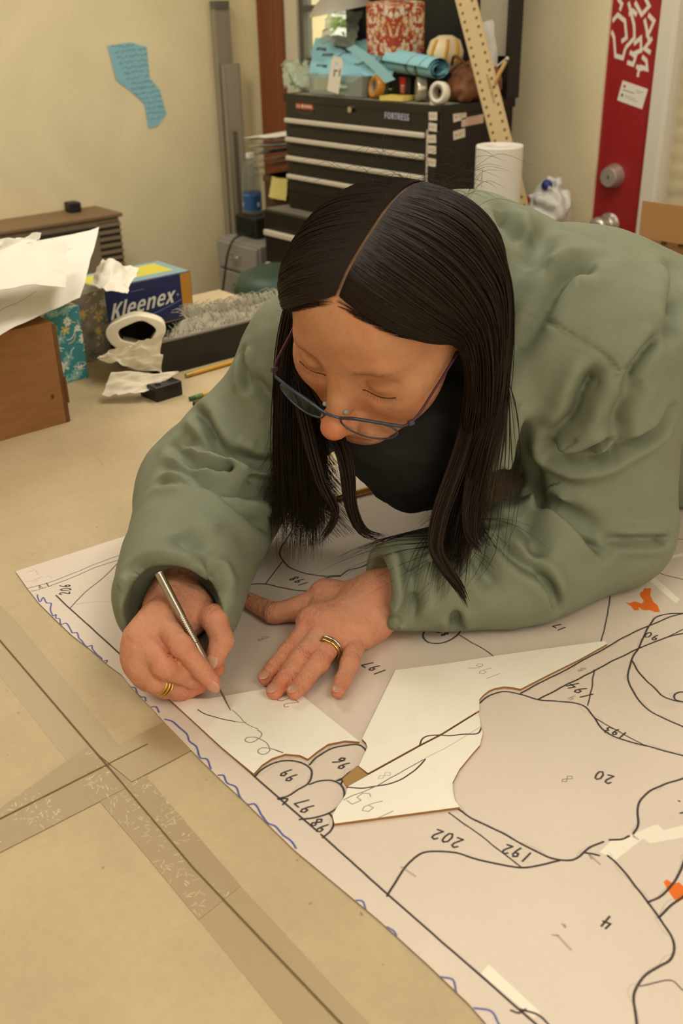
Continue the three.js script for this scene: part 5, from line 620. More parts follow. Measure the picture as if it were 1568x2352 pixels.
{
  // wall heater
  const h = thing('wall_heater', 'tan wall heater with louvres low on the left wall', 'heater', [WX0, 0, -1.19]);
  const tan = mat(0x8d7b60, 0.6), dk = mat(0x2f2820, 0.8);
  part('cabinet', box(0.19, 0.42, 1.16, 0.095, 0.565, 0, 0.008), tan, h); part('top_plate', box(0.20, 0.014, 1.18, 0.10, 0.782, 0, 0.004), mat(0x84694a, 0.6), h);
  part('louvre_recess', box(0.004, 0.26, 0.085, 0.1905, 0.63, -0.535), dk, h); for (let i = 0; i < 11; i++) part('slat', box(0.010, 0.011, 0.088, 0.1925, 0.752 - i * 0.0235, -0.535), tan, h, null, null);
  part('air_slot', box(0.006, 0.022, 0.30, 0.1905, 0.742, -0.33), dk, h); part('knob', box(0.05, 0.035, 0.045, 0.06, 0.807, -0.47, 0.006), mat(0x1c1a18, 0.5), h);
  // torn blue note
  const nt = canvasTex(512, 768, (g, w, hh) => { g.fillStyle = '#8fc3d2'; g.fillRect(0, 0, w, hh); g.strokeStyle = 'rgba(52,70,96,.85)'; g.lineWidth = 4; const R = rng(6); for (let r = 0; r < 15; r++) { let x = 40 + 18 * r, y = 60 + r * 44; g.beginPath(); g.moveTo(x, y); const L = r < 4 ? 330 : 270; for (let q = 0; q < L; q += 9) { const gap = R() < 0.13; x += 9; const yy = y - 0.06 * q + (R() - 0.5) * 24; gap ? g.moveTo(x, yy) : g.lineTo(x, yy); } g.stroke(); } });
  const ol = [[-3.494, 1.3202, -1.9029], [-3.494, 1.328, -1.9946], [-3.494, 1.3099, -2.0603], [-3.494, 1.2055, -2.0603], [-3.494, 1.1662, -2.0983], [-3.494, 1.079, -2.1165], [-3.494, 1.0396, -2.0721], [-3.494, 1.0367, -2.0342], [-3.494, 1.1187, -2.0276], [-3.494, 1.1696, -1.974], [-3.494, 1.2061, -1.9219]];
  const sh = new THREE.Shape(ol.map(p => new THREE.Vector2(-p[2], p[1]))), g = new THREE.ExtrudeGeometry(sh, { depth: 0.0008, bevelEnabled: false }), p = g.attributes.position, uv = g.attributes.uv; for (let i = 0; i < p.count; i++) { uv.setXY(i, (p.getX(i) - 1.90) / 0.22, (p.getY(i) - 1.03) / 0.31); const q = p.getX(i) - 2.0; p.setZ(i, p.getZ(i) + 0.02 * Math.max(0, -q) * 1 + 0.012 * Math.max(0, 1.15 - p.getY(i))); } g.rotateY(Math.PI / 2); g.translate(WX0 + 0.0015, 0, 0); g.computeVertexNormals();
  single('blue_note', g, mat(0xffffff, 0.8, { map: nt }), 'torn pale blue note with handwriting stuck to the left wall', 'note');
  // metal straightedges standing in the corner
  const al = phys(0xa39b88, 0.5, { metalness: 0.15 });
  const s1 = thing('straightedge', 'tall grey metal straightedge standing in the corner', 'straightedge', [-3.475, 0, -2.375], 0, 'straightedges'); part('web', box(0.018, 1.435, 0.06, 0, 0.7175, 0), al, s1); part('flange', [box(0.026, 1.435, 0.008, 0, 0.7175, 0.03), box(0.026, 1.435, 0.008, 0, 0.7175, -0.03)], al, s1); part('end_cap', box(0.028, 0.03, 0.07, 0, 1.44, 0, 0.003), mat(0x6f6a5e, 0.6), s1);
  const s2 = thing('straightedge', 'shorter grey metal straightedge in front of the tall one', 'straightedge', [-3.448, 0, -2.385], 0, 'straightedges'); part('web', box(0.012, 1.24, 0.07, 0, 0.62, 0), phys(0xb3aa96, 0.5, { metalness: 0.1 }), s2); part('lip', [box(0.020, 1.24, 0.006, 0.003, 0.62, 0.034), box(0.020, 1.24, 0.006, 0.003, 0.62, -0.034)], al, s2); part('slot', box(0.002, 0.5, 0.02, 0.0068, 0.75, 0), mat(0x6d685c, 0.7), s2);
  // grey drawer cabinet with a speaker and a water bottle
  const c = thing('drawer_cabinet', 'grey steel drawer cabinet low in the corner', 'cabinet', [-2.99, 0, -2.24]), gm = mat(0x8e8a80, 0.55);
  part('carcass', box(0.26, 0.69, 0.37, 0, 0.345, 0, 0.004), gm, c); for (let i = 0; i < 6; i++) { const y = 0.635 - i * 0.103, d = part('drawer', box(0.244, 0.094, 0.012, 0, y, 0.19, 0.003), mat(0x949086, 0.5), c); part('handle', tube([[-0.025, y + 0.012, 0.196], [-0.022, y + 0.006, 0.212], [0.022, y + 0.006, 0.212], [0.025, y + 0.012, 0.196]], 0.003, 12, 6), phys(0xc9c3b4, 0.3, { metalness: 1 }), d); }
  const spk = thing('small_speaker', 'small black box standing on the grey cabinet under the bottle', 'speaker', [-3.03, 0.69, -2.18]); part('case', box(0.13, 0.075, 0.12, 0, 0.0375, 0, 0.006), mat(0x1d1b18, 0.6), spk); part('grille', box(0.10, 0.05, 0.003, 0, 0.0375, 0.0605), mat(0x0d0c0b, 0.9), spk);
  single('power_cable', tube([[-2.985, 0.712, -2.116], [-2.985, 0.706, -2.04], [-2.987, 0.67, -2.012], [-3.03, 0.55, -2.01], [-3.07, 0.40, -2.005], [-3.08, 0.2, -1.99], [-3.09, 0.006, -1.97]], 0.004, 40, 8), mat(0x26231f, 0.6), 'thin dark cable hanging down in front of the grey cabinet', 'cable');
  const w = thing('water_bottle', 'clear plastic water bottle with a blue label in the corner', 'bottle', [-3.05, 0.7655, -2.17]);
  part('shell', lathe([[0.0001, 0.002], [0.030, 0.0], [0.034, 0.006], [0.034, 0.075], [0.033, 0.11], [0.034, 0.125], [0.028, 0.155], [0.016, 0.178], [0.012, 0.186], [0.012, 0.20]]), phys(0xe6ecec, 0.08, { transmission: 0.9, thickness: 0, ior: 1.3 }), w); part('label', cyl(0.0345, 0.0345, 0.062, 0, 0.045, 0, 40, true), mat(0xffffff, 0.4, { map: canvasTex(512, 128, (g, ww, hh) => { g.fillStyle = '#2f5b93'; g.fillRect(0, 0, ww, hh); g.fillStyle = '#7fa3cc'; for (let i = 0; i < 6; i++) g.fillRect(i * 85, 10, 60, 8); g.fillStyle = '#d8dde0'; for (const x of [120, 330, 470]) { g.fillRect(x, 70, 26, 30); } }) }), w); part('screw_cap', cyl(0.0142, 0.0138, 0.016, 0, 0.200, 0, 24), mat(0xe5e5e0, 0.5), w);
  // green stool seen past the table edge
  const st = thing('green_stool', 'dark green rounded stool seen just past the far table edge', 'stool', [-2.10, 0, -1.56]), gr = mat(0x1f3a2a, 0.5);
  part('seat', lathe([[0.0001, 0.83], [0.06, 0.832], [0.10, 0.815], [0.115, 0.78], [0.118, 0.70], [0.11, 0.66], [0.0001, 0.655]]), gr, st); for (let i = 0; i < 4; i++) { const a = i * 1.571 + 0.785; part('leg', tube([[0.07 * Math.cos(a), 0.67, 0.07 * Math.sin(a)], [0.15 * Math.cos(a), 0.01, 0.15 * Math.sin(a)]], 0.011, 4, 8), mat(0x2a2a28, 0.5), st); }
}

// ---------- tool chest and what is piled on it ----------
{
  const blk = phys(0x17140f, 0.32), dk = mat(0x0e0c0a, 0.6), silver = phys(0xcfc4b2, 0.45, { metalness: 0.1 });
  const CT = 1.20;
  const lo = thing('rolling_cabinet', 'black rolling tool cabinet under the tool chest', 'cabinet', [-2.33, 0, -2.15]);
  part('body', box(0.68, 0.80, 0.42, 0, 0.46, 0, 0.006), blk, lo); for (const x of [-0.28, 0.28]) for (const z of [-0.15, 0.15]) part('caster', cyl(0.03, 0.03, 0.025, x, 0.03, z, 20).rotateZ(0), mat(0x222, 0.6), lo);
  for (let i = 0; i < 5; i++) { const y = 0.775 - i * 0.105; const d = part('drawer', box(0.64, 0.09, 0.012, 0, y - 0.02, 0.213, 0.003), blk, lo); part('pull', box(0.64, 0.018, 0.016, 0, y + 0.017, 0.222, 0.004), silver, d); part('pull_shadow_strip', box(0.60, 0.010, 0.002, 0, y - 0.002, 0.220), dk, d); }  // thin dark strip under each pull stands for the shade there
  part('dusty_ledge', box(0.67, 0.002, 0.09, 0, 0.861, 0.16), mat(0x6b6455, 0.95), lo);
  const ch = thing('tool_chest', 'black tool chest with silver drawer pulls and an open lid', 'tool chest', [-2.283, 0.862, -2.15]);
  const H = CT - 0.862;
  part('body', box(0.66, H - 0.02, 0.288, 0, (H - 0.02) / 2, 0.004, 0.005), blk, ch); part('top_rim', [box(0.664, 0.022, 0.010, 0, H - 0.011, 0.147), box(0.664, 0.022, 0.010, 0, H - 0.011, -0.139), box(0.010, 0.022, 0.28, 0.327, H - 0.011, 0.004), box(0.010, 0.022, 0.28, -0.327, H - 0.011, 0.004)], blk, ch); part('tray_floor', box(0.644, 0.004, 0.276, 0, H - 0.004, 0.004), mat(0x8b8371, 0.9), ch);
  for (let i = 0; i < 4; i++) { const y = 1.125 - 0.862 - i * 0.0545; const d = part('drawer', box(0.612, 0.044, 0.010, -0.016, y - 0.022, 0.150, 0.002), blk, ch); part('pull', box(0.602, 0.014, 0.014, -0.018, y, 0.158, 0.004), silver, d); part('painted_shadow_gap', box(0.58, 0.012, 0.001, -0.016, y - 0.013, 0.1555), dk, d); }  // black sheet below each chest pull colours in its shadow gap
  part('corner_post', box(0.034, H - 0.06, 0.012, 0.312, (H - 0.06) / 2, 0.150, 0.004), blk, ch); part('post_edge', box(0.004, H - 0.06, 0.003, 0.293, (H - 0.06) / 2, 0.157), silver, ch);
  part('lock', cyl(0.008, 0.008, 0.008).rotateX(Math.PI / 2), phys(0xc9bfae, 0.25, { metalness: 1 }), ch, [-0.018, 1.172 - 0.862, 0.155]);
  const badge = canvasTex(256, 128, (g, w, h) => { g.fillStyle = '#1c1712'; g.fillRect(0, 0, w, h); g.fillStyle = '#4a453c'; g.beginPath(); g.ellipse(128, 64, 124, 60, 0, 0, 7); g.fill(); g.fillStyle = '#1c1712'; g.beginPath(); g.ellipse(128, 64, 116, 53, 0, 0, 7); g.fill(); g.fillStyle = '#b03a30'; g.fillRect(16, 40, 224, 46); g.fillStyle = '#e9e0c8'; g.font = 'bold 30px sans-serif'; g.fillText('U.S.', 22, 74); g.fillText('GENERAL', 128, 74, 108); g.beginPath(); for (let i = 0; i < 10; i++) { const a = i * 0.628 - 1.57, r = i % 2 ? 9 : 22; g.lineTo(104 + r * Math.cos(a), 62 + r * Math.sin(a)); } g.fill(); });
  part('badge', box(0.09, 0.045, 0.001), mat(0xffffff, 0.4, { map: badge }), ch, [-0.235, 1.168 - 0.862, 0.1487]);
  const fort = canvasTex(256, 96, (g, w, h) => { g.fillStyle = '#1a1611'; g.fillRect(0, 0, w, h); g.fillStyle = '#b9b2cc'; g.font = 'bold 62px sans-serif'; g.fillText('FORTRESS', 8, 70, 240); });
  part('nameplate', box(0.105, 0.036, 0.001), mat(0xffffff, 0.4, { map: fort }), ch, [0.166, 1.165 - 0.862, 0.1487]);
  const lid = part('lid', [box(0.66, 0.62, 0.006, 0, H + 0.31, -0.155), box(0.012, 0.62, 0.05, 0.327, H + 0.31, -0.13), box(0.012, 0.62, 0.05, -0.327, H + 0.31, -0.13), box(0.66, 0.012, 0.05, 0, H + 0.61, -0.13)], mat(0x15120e, 0.5), ch);
  part('stay_rivet', new THREE.SphereGeometry(0.006, 10, 8), silver, lid, [0.3275, H + 0.10, -0.106]); part('lid_stay', tube([[0.318, H + 0.10, -0.112], [0.312, H + 0.05, -0.02]], 0.002, 6, 6), silver, lid);
  const lab = canvasTex(128, 64, (g, w, h) => { g.fillStyle = '#d8cbb8'; g.fillRect(0, 0, w, h); g.fillStyle = '#b8433a'; g.beginPath(); g.ellipse(28, 32, 9, 9, 0, 0, 7); g.fill(); g.fillStyle = '#8a7d70'; g.fillRect(48, 24, 60, 5); g.fillRect(48, 38, 44, 5); });
  const lm = mat(0xffffff, 0.6, { map: lab });
  for (const [x, y, t] of [[0.312, 1.175, 0.05], [0.312, 1.148, -0.04], [0.310, 1.119, 0.08], [0.311, 1.092, 0.02], [0.311, 1.06, -0.03]]) part('label', box(0.03, 0.020, 0.0008), lm, ch, [x, y - 0.862, 0.1568], [0, 0, t]);
  for (const [z, y, w, t] of [[-2.075, 1.17, 0.05, 0.12], [-2.125, 1.155, 0.085, 0.05], [-2.075, 1.125, 0.045, 0.1]]) part('label', box(0.0008, 0.022, w), z === -2.125 ? mat(0xd9b7a8, 0.6) : lm, ch, [0.3305, y - 0.862, z + 2.15], [t, 0, 0]);
  const q = (name, label, cat, pos, rot) => { const t = thing(name, label, cat, pos); if (rot) t.rotation.set(...rot); return t; };
  // blue wrapping paper: folded sheet, a strip, a roll
  const blueTex = canvasTex(512, 512, (g, w, h) => { g.fillStyle = '#8cc0cd'; g.fillRect(0, 0, w, h); const R = rng(12); g.strokeStyle = '#23323a'; g.lineWidth = 6; for (let i = 0; i < 9; i++) { const x = R() * w, y = R() * h, a = R() < 0.5 ? 0.5 : -0.9; g.beginPath(); g.moveTo(x, y); g.lineTo(x + 150 * Math.cos(a), y + 150 * Math.sin(a)); g.stroke(); } g.fillStyle = '#1d2a30'; for (let i = 0; i < 10; i++) { g.save(); g.translate(R() * w, R() * h); g.rotate(R() * 2 - 0.5); g.fillRect(0, 0, 70, 30); g.fillStyle = '#a9c9ce'; g.fillRect(8, 10, 50, 3); g.fillRect(8, 18, 40, 3); g.fillStyle = '#1d2a30'; g.restore(); } });
  const blueM = mat(0xffffff, 0.7, { map: blueTex });
  single('wrapping_sheet', crumple(26, 20, [[-2.5745, 1.2334, -2.06], [-2.1901, 1.2536, -2.06], [-2.3488, 1.3274, -2.2], [-2.6989, 1.3428, -2.2]], 0.03, 2.2, 51, 0.0008, (u, v) => 0.0), blueM, 'creased pale blue wrapping sheet with black print heaped on the tool chest', 'wrapping paper');
  single('wrapping_strip', slab(2, 24, 0.0008, (u, v) => { const a = [-2.4021, 1.3235, -2.07], b = [-2.1767, 1.2435, -2.015], p = [mix(a[0], b[0], v), mix(a[1], b[1], v) + 0.008 * Math.sin(v * 3), mix(a[2], b[2], v)]; return [p[0] + 0.05 * u, p[1] + 0.012 * u, p[2] + 0.01 * u]; }), mat(0x93c6d0, 0.7), 'folded pale blue paper strip slanting down over the chest front', 'wrapping paper');
  const spiral = []; for (let i = 0; i <= 60; i++) { const a = i / 60 * 15.5, r = 0.010 + 0.0011 * a; spiral.push([r * 1.35 * Math.cos(a), r * Math.sin(a)]); }
  const br = q('wrapping_roll', 'loose roll of pale blue printed paper lying on the tool chest', 'wrapping paper', [-2.1172, 1.2877, -2.08]); const rd = V([-1.941, 1.2793, -2.04]).sub(br.position).normalize(); br.quaternion.setFromUnitVectors(V(0, 0, 1), rd); part('rolled_paper', slab(60, 10, 0.0008, (u, v) => { const s = spiral[Math.round(u * 60)], o = 0.10 * v; return [s[0] * (1.25 - 0.25 * v), s[1] * (1.25 - 0.2 * v), mix(-0.12, 0.105, v)]; }), blueM, br);
  // red flowered tissue box
  const rb = q('tissue_box', 'red tissue box with white flowers perched on the blue paper', 'tissue box', [-2.2601, 1.3646, -2.13], [0.10, -0.04, -0.10]); rb.userData.group = 'tissue boxes';
  const rf = mat(0xffffff, 0.55, { map: floral('#a8412c', ['#e2d3bb', '#d9c4a4', '#cfa05c', '#e8dcc6', '#dccbb0'], 23, 256, 70) });
  part('carton', boxUV(box(0.115, 0.13, 0.115, 0, 0.012, 0, 0.002), 9), rf, rb); part('tissue', crumple(12, 10, [[-0.04, 0.078, -0.02], [0.04, 0.078, -0.02], [0.035, 0.11, 0.02], [-0.035, 0.115, 0.02]], 0.02, 3, 4, 0.0006), tissueM, rb);
  // clamp-lamp reflector and clear bag
  const dl = q('reflector_dish', 'silver metal reflector dish at the top of the pile', 'reflector', [-2.4945, 1.4237, -2.13], [0.12, 0, 0.12]); part('dish', lathe([[0.02, 0.05], [0.035, 0.045], [0.07, 0.02], [0.095, -0.004], [0.098, -0.004], [0.073, 0.024], [0.037, 0.050], [0.02, 0.055]]), phys(0xb5b0a4, 0.35, { metalness: 0.35 }), dl); part('socket', cyl(0.02, 0.018, 0.06, 0, 0.08, 0), mat(0x2a2622, 0.5), dl);
  single('clear_bag', crumple(18, 16, [[-2.6294, 1.3304, -2.16], [-2.4668, 1.3211, -2.16], [-2.4814, 1.413, -2.2], [-2.632, 1.4196, -2.2]], 0.03, 3, 61, 0.0006), phys(0xe8ebe6, 0.2, { transmission: 0.75, thickness: 0, ior: 1.3 }), 'clear crinkled plastic bag below the silver dish', 'bag');
  single('clear_bag', crumple(16, 16, [[-2.6844, 1.2042, -2.06], [-2.5612, 1.2059, -2.06], [-2.6214, 1.2845, -2.1], [-2.7542, 1.266, -2.1]], 0.03, 2.6, 71, 0.0006), phys(0xd5dccb, 0.35, { transmission: 0.55, thickness: 0, ior: 1.3 }), 'clear plastic bag with a green edge at the left chest corner', 'bag');
  single('green_tag', slab(1, 6, 0.001, (u, v) => { const a = [-2.6486, 1.2498, -2.045], b = [-2.6103, 1.2084, -2.045]; return [mix(a[0], b[0], v) + 0.012 * u * (1 - v), mix(a[1], b[1], v), a[2]]; }), mat(0x5d9a2a, 0.5), 'narrow bright green plastic tag in the corner bag', 'tag');
  const bin = q('clear_bin', 'clear plastic bin with odds and ends on the chest', 'bin', [-2.42, CT, -2.09]), cl = phys(0xdfe3dc, 0.15, { transmission: 0.8, thickness: 0, ior: 1.4 });
  part('wall', box(0.24, 0.055, 0.002, 0, 0.0285, 0.05), cl, bin); part('wall', box(0.24, 0.055, 0.002, 0, 0.0285, -0.05), cl, bin); part('wall', box(0.002, 0.055, 0.10, 0.119, 0.0285, 0), cl, bin); part('wall', box(0.002, 0.055, 0.10, -0.119, 0.0285, 0), cl, bin); part('floor', box(0.238, 0.002, 0.098, 0, 0.001, 0), cl, bin);
  const hg = q('hang_card', 'white hang card with a slot leaning on the clear bin', 'card', [-2.3996, 1.2571, -2.025], [-0.12, 0, -0.14]); const hs = new THREE.Shape(); hs.moveTo(-0.026, -0.047); hs.lineTo(0.026, -0.047); hs.lineTo(0.026, 0.036); hs.lineTo(0.016, 0.047); hs.lineTo(-0.016, 0.047); hs.lineTo(-0.026, 0.036); hs.closePath(); const ho = new THREE.Path(); ho.moveTo(-0.011, 0.026); ho.lineTo(0.011, 0.026); ho.lineTo(0.006, 0.030); ho.lineTo(0, 0.036); ho.lineTo(-0.006, 0.030); ho.closePath(); hs.holes.push(ho);
  part('card', new THREE.ExtrudeGeometry(hs, { depth: 0.0012, bevelEnabled: false }), mat(0xd9d1c0, 0.6), hg); part('print', [box(0.006, 0.018, 0.0006, -0.004, 0.004, 0.0014), box(0.016, 0.004, 0.0006, 0.002, 0.012, 0.0014), box(0.006, 0.02, 0.0006, 0.019, 0.01, 0.0014)], mat(0x6b6860, 0.7), hg);
  // tapes, pad, battery pack, tin
  const ring = (name, label, cat, pos, rot, R1, R0, w, m, cm) => { const t = q(name, label, cat, pos, rot); part('roll', lathe([[R0, -w / 2], [R1, -w / 2], [R1, w / 2], [R0, w / 2], [R0, -w / 2]], 36), m, t); part('core', lathe([[R0 - 0.002, -w / 2], [R0, -w / 2], [R0, w / 2], [R0 - 0.002, w / 2], [R0 - 0.002, -w / 2]], 36), cm, t); return t; };
  ring('tape_roll', 'translucent orange tape roll on the front edge of the chest', 'tape', [-2.262, CT + 0.0285, -2.06], [1.35, 0, 0.25], 0.030, 0.018, 0.022, phys(0xc8842a, 0.3), mat(0xb9a88a, 0.8));
  const wt = ring('tape_roll', 'white tape roll with a loose end hanging over the chest corner', 'tape', [-1.985, CT + 0.028, -2.03], [1.45, 0, -0.1], 0.028, 0.016, 0.02, mat(0xdcd3c2, 0.6), mat(0x9a8e7a, 0.8)); part('loose_end', box(0.018, 0.001, 0.05, -0.02, 0, 0.04), mat(0xdcd3c2, 0.6), wt);
  const yp = q('note_pad', 'yellow pad lying on the front edge of the chest', 'note pad', [-2.165, CT + 0.0005, -2.05], [0, 0.15, 0]); part('sheets', box(0.08, 0.010, 0.06, 0, 0.005, 0), mat(0xd9c36a, 0.7), yp); part('cover', box(0.081, 0.001, 0.061, 0, 0.0106, 0), mat(0xe6cf5a, 0.6), yp);
  const bt = q('battery_pack', 'dark pack with a red lettered end behind the yellow pad', 'battery', [-2.20, CT + 0.001, -2.12]); part('case', box(0.075, 0.055, 0.05, 0, 0.0275, 0, 0.003), mat(0x221f1c, 0.5), bt); part('red_label', box(0.022, 0.055, 0.001, 0.008, 0.0275, 0.0256), mat(0xffffff, 0.5, { map: canvasTex(64, 160, (g, w, h) => { g.fillStyle = '#b5231f'; g.fillRect(0, 0, w, h); g.save(); g.translate(46, 150); g.rotate(-Math.PI / 2); g.fillStyle = '#e8dcc8'; g.font = 'bold 44px sans-serif'; g.fillText('ITE', 30, 0, 100); g.restore(); }) }), bt);
  const tn = q('round_tin', 'shiny round tin tipped on its side on the chest', 'tin', [-2.095, CT + 0.030, -2.07], [1.2, 0.4, 0.7]); part('can', lathe([[0.0001, -0.013], [0.028, -0.013], [0.030, -0.011], [0.030, 0.011], [0.028, 0.013], [0.0001, 0.013]]), phys(0xc9c0ae, 0.25, { metalness: 0.6 }), tn); part('lid_band', lathe([[0.0302, 0.002], [0.0312, 0.003], [0.0312, 0.011], [0.0302, 0.012]]), phys(0xd6cdba, 0.22, { metalness: 0.6 }), tn);
  // painted gourd, leather pouch, paper, stick
  const gd = q('painted_gourd', 'cream ceramic gourd with yellow stripes behind the blue roll', 'gourd', [-2.0947, 1.3147, -2.16]); part('body', lathe([[0.0001, -0.05], [0.03, -0.046], [0.048, -0.02], [0.05, 0.005], [0.04, 0.032], [0.018, 0.044], [0.0001, 0.045]]), mat(0xd9c8a0, 0.45), gd); for (const [a, b] of [[-0.55, 0.3], [0.25, 0.9], [0.9, 1.2]]) part('stripe', tube([0, 0.25, 0.5, 0.75, 1].map(t => { const th = mix(a, a + 0.18, t), y = mix(-0.02, 0.034, t), r = 0.0505 * Math.sqrt(Math.max(0.1, 1 - (y / 0.052) ** 2)); return [r * Math.sin(th + 0.5), y, r * Math.cos(th + 0.5)]; }), 0.0045, 12, 6), mat(0xc9951f, 0.5), gd);
  const pc = q('leather_pouch', 'brown leather pouch slumped at the right end of the chest', 'pouch', [0, 0, 0]); const pcc = [-1.985, CT + 0.05, -2.17]; part('bag', surfaceNets((x, y, z) => { let d = smin(ell([pcc[0], pcc[1], pcc[2]], [0.075, 0.05, 0.06])(x, y, z), cap([pcc[0] - 0.05, pcc[1] - 0.02, pcc[2] + 0.05], [pcc[0] + 0.02, pcc[1] - 0.025, pcc[2] + 0.06], 0.022, 0.025)(x, y, z), 0.02); d -= 0.006 * noise3(x * 25, y * 25, z * 25); return Math.max(d, CT + 0.001 - y); }, [pcc[0] - 0.12, CT - 0.01, pcc[2] - 0.10], [pcc[0] + 0.12, CT + 0.14, pcc[2] + 0.11], 0.006), mat(0x7a4a2c, 0.7), pc); part('strap', tube([[-2.04, CT + 0.09, -2.13], [-2.0, CT + 0.112, -2.10], [-1.95, CT + 0.09, -2.10]], 0.004, 14, 6), mat(0x5d361f, 0.7), pc);
  single('paper_tag', crumple(8, 10, [[-1.9322, 1.2889, -2.12], [-1.8695, 1.2907, -2.12], [-1.9031, 1.3944, -2.13], [-1.9456, 1.3876, -2.12]], 0.012, 2, 88, 0.004), mat(0xd6d2ca, 0.7), 'folded white paper standing behind the ruler in the lid', 'paper');
  single('paper_tag', box(0.11, 0.26, 0.003, -2.03, CT + 0.235, -2.285), mat(0xa59c88, 0.8), 'grey printed sheet leaning against the inside of the open lid', 'paper');
  single('wooden_stick', tube([[-1.824, 1.2571, -2.06], [-1.8065, 1.3064, -2.08]], 0.005, 4, 8), mat(0xb9935c, 0.7), 'short pale wooden stick beside the leather pouch', 'stick');
  // long ruler and the upright paper roll
  const rl = thing('wooden_ruler', 'long pale ruler with punched marks leaning beside the chest', 'ruler', [-1.7121, 0.9414, -2.06]); const rt = V([-1.9781, 1.5304, -2.07]), dd = rt.clone().sub(rl.position), RL = dd.length(), yv = dd.normalize(), zv = V(0.10, 0, 1).addScaledVector(yv, -V(0.10, 0, 1).dot(yv)).normalize(), xv = yv.clone().cross(zv); rl.setRotationFromMatrix(new THREE.Matrix4().makeBasis(xv, yv, zv));
  const rT = canvasTex(128, 2048, (g, w, h) => { g.fillStyle = '#cdb488'; g.fillRect(0, 0, w, h); g.fillStyle = '#6d573c'; for (let i = 0; i < 30; i++) { const y = 30 + i * 68; g.fillRect(18, y, 16, 22); g.fillRect(94, y + 20, 16, 22); for (let k = 0; k < 4; k++) { g.fillRect(0, y + k * 17, 8, 2); g.fillRect(120, y + k * 17, 8, 2); } } g.save(); g.translate(72, 900); g.rotate(Math.PI / 2); g.font = 'bold 24px sans-serif'; g.fillText('ALUMINUM YARDSTICK', 0, 0, 230); g.fillText('MADE IN U.S.A.', 700, 0, 150); g.restore(); });
  part('blade', box(0.062, RL, 0.003, 0, RL / 2, 0), mat(0xffffff, 0.55, { map: rT }), rl);
  const ext = V(rl.position).addScaledVector(yv, -1); const k = (rl.position.y - 0.002) / yv.y; part('lower_blade', box(0.062, k, 0.003, 0, -k / 2, 0), mat(0xcdb488, 0.55), rl);
  const ur = thing('paper_roll', 'upright white paper roll standing by the chest corner', 'paper roll', [-1.70, 0, -1.95]); part('wound_paper', lathe([[0.02, 0], [0.056, 0], [0.057, 0.01], [0.057, 1.125], [0.056, 1.13], [0.022, 1.128], [0.02, 1.10]]), mat(0xd9d2c6, 0.85), ur); part('core', lathe([[0.018, 0.002], [0.0195, 0.002], [0.0195, 1.12], [0.018, 1.12]]), mat(0x8f7350, 0.9), ur);
  // papers beside the chest
  const bb = thing('brown_crate', 'dark brown wooden crate beside the tool chest', 'crate', [-2.775, 0, -2.19]); part('box', box(0.15, 0.93, 0.22, 0, 0.465, 0, 0.004), mat(0x4d3622, 0.8), bb); part('lip', box(0.155, 0.02, 0.225, 0, 0.92, 0), mat(0x5c412a, 0.8), bb);
  const RP = rng(44), stackNames = ['bottom sheet of the ragged paper stack, drooping lowest beside the chest', 'grey sheet just above the bottom of the ragged paper stack', 'white sheet third from the bottom of the ragged paper stack', 'bluish sheet in the middle of the ragged paper stack', 'white sheet second from the top of the ragged paper stack', 'topmost sheet of the ragged paper stack beside the chest'];
  stackNames.forEach((label, i) => { const y = 0.952 + i * 0.019, w = 0.17 + 0.05 * RP(), sh2 = 0.03 * (RP() - 0.5), dr = 0.045 - 0.006 * i; single('paper_sheet', crumple(8, 6, [[-2.94 + sh2, y - dr, -2.08], [-2.94 + sh2 + w, y, -2.08], [-2.94 + sh2 + w, y + 0.003, -2.29], [-2.94 + sh2, y - dr + 0.006, -2.29]], 0.004, 1.4, 90 + i, 0.006, () => 0.007), mat([0xd8d2c6, 0xb9b2a4, 0xe2ddd2, 0xaab6c2, 0xdcd6ca, 0xe0dace][i], 0.8), label, 'paper', null, null, 'paper stack'); });
  single('yellow_paper', crumple(6, 8, [[-2.80, 0.864, -2.06], [-2.705, 0.864, -2.06], [-2.705, 0.93, -2.07], [-2.79, 0.93, -2.07]], 0.006, 2, 7, 0.001), mat(0xd6c878, 0.8), 'yellow paper tucked under the stack beside the chest', 'paper');
}
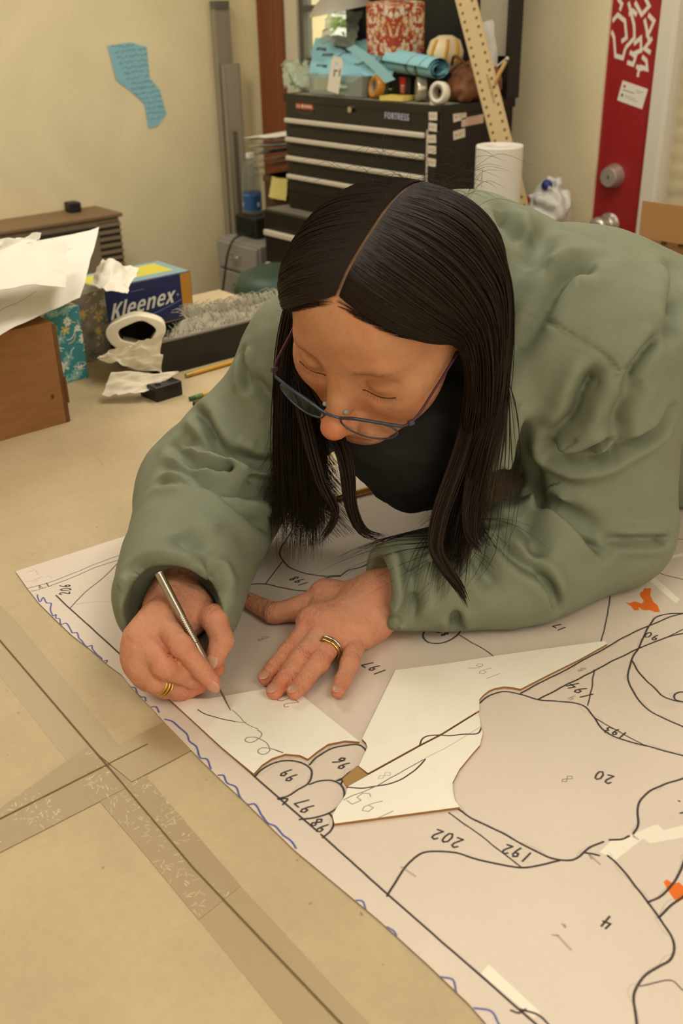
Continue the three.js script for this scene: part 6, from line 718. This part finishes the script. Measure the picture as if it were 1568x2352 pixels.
{
  // by the door: a plastic bag and a cardboard carton
  const pb = thing('plastic_bag', 'white plastic bag with red and blue print by the door wall', 'bag', [0, 0, 0]), c = [-1.875, 0.875, -2.38];
  part('bag', surfaceNets((x, y, z) => ell(c, [0.06, 0.11, 0.06])(x, y, z) - 0.014 * noise3(x * 24, y * 18, z * 24), [c[0] - 0.1, c[1] - 0.15, c[2] - 0.09], [c[0] + 0.1, c[1] + 0.15, c[2] + 0.1], 0.006), mat(0xd9d6d0, 0.5), pb); part('blue_print', new THREE.SphereGeometry(0.016, 10, 8), mat(0x27307a, 0.5), pb, [c[0] + 0.006, c[1] + 0.095, c[2] + 0.026]); part('red_print', box(0.03, 0.06, 0.03, 0, 0, 0, 0.006), mat(0xb02a22, 0.5), pb, [c[0] - 0.045, c[1] + 0.03, c[2] + 0.03]);
  const sb = thing('side_shelf', 'low wooden shelf unit under the plastic bag', 'shelf', [-1.85, 0, -2.39]); part('top', box(0.20, 0.02, 0.18, 0, 0.74, 0), mat(0x7a6244, 0.8), sb); part('side', box(0.018, 0.73, 0.18, -0.09, 0.365, 0), mat(0x7a6244, 0.8), sb); part('side', box(0.018, 0.73, 0.18, 0.09, 0.365, 0), mat(0x7a6244, 0.8), sb);
  const cb = thing('cardboard_carton', 'tall brown cardboard carton at the right edge beside the door', 'carton', [-1.06, 0, -2.03], 0.05), km = mat(0xb0824e, 0.85);
  part('side_panel', box(0.34, 1.0, 0.004, 0, 0.5, 0.13), km, cb); part('side_panel', box(0.34, 1.0, 0.004, 0, 0.5, -0.13), km, cb); part('side_panel', box(0.004, 1.0, 0.256, 0.168, 0.5, 0), km, cb); part('side_panel', box(0.004, 1.0, 0.256, -0.168, 0.5, 0), km, cb); part('flap', box(0.34, 0.075, 0.004, 0, 1.036, 0.135), km, cb, null, [0.03, 0, 0]); part('print', [box(0.012, 0.012, 0.001, -0.13, 0.985, 0.1327), box(0.012, 0.012, 0.001, -0.09, 0.987, 0.1327), box(0.02, 0.012, 0.001, -0.07, 0.987, 0.1327)], mat(0x5d452a, 0.8), cb);
}

// every thing stands at its own base: move the origin of those built in room coordinates
scene.updateMatrixWorld(true);
for (const o of [...scene.children]) {
  if (o.isLight || o.isCamera || o.userData.kind === 'structure' || o.position.lengthSq() > 0) continue;
  const b = new THREE.Box3().setFromObject(o), c = b.getCenter(new THREE.Vector3()); c.y = b.min.y;
  if (o.isMesh) o.geometry.translate(-c.x, -c.y, -c.z); else for (const k of o.children) k.position.sub(c);
  o.position.copy(c);
}
renderer.render(scene, camera);
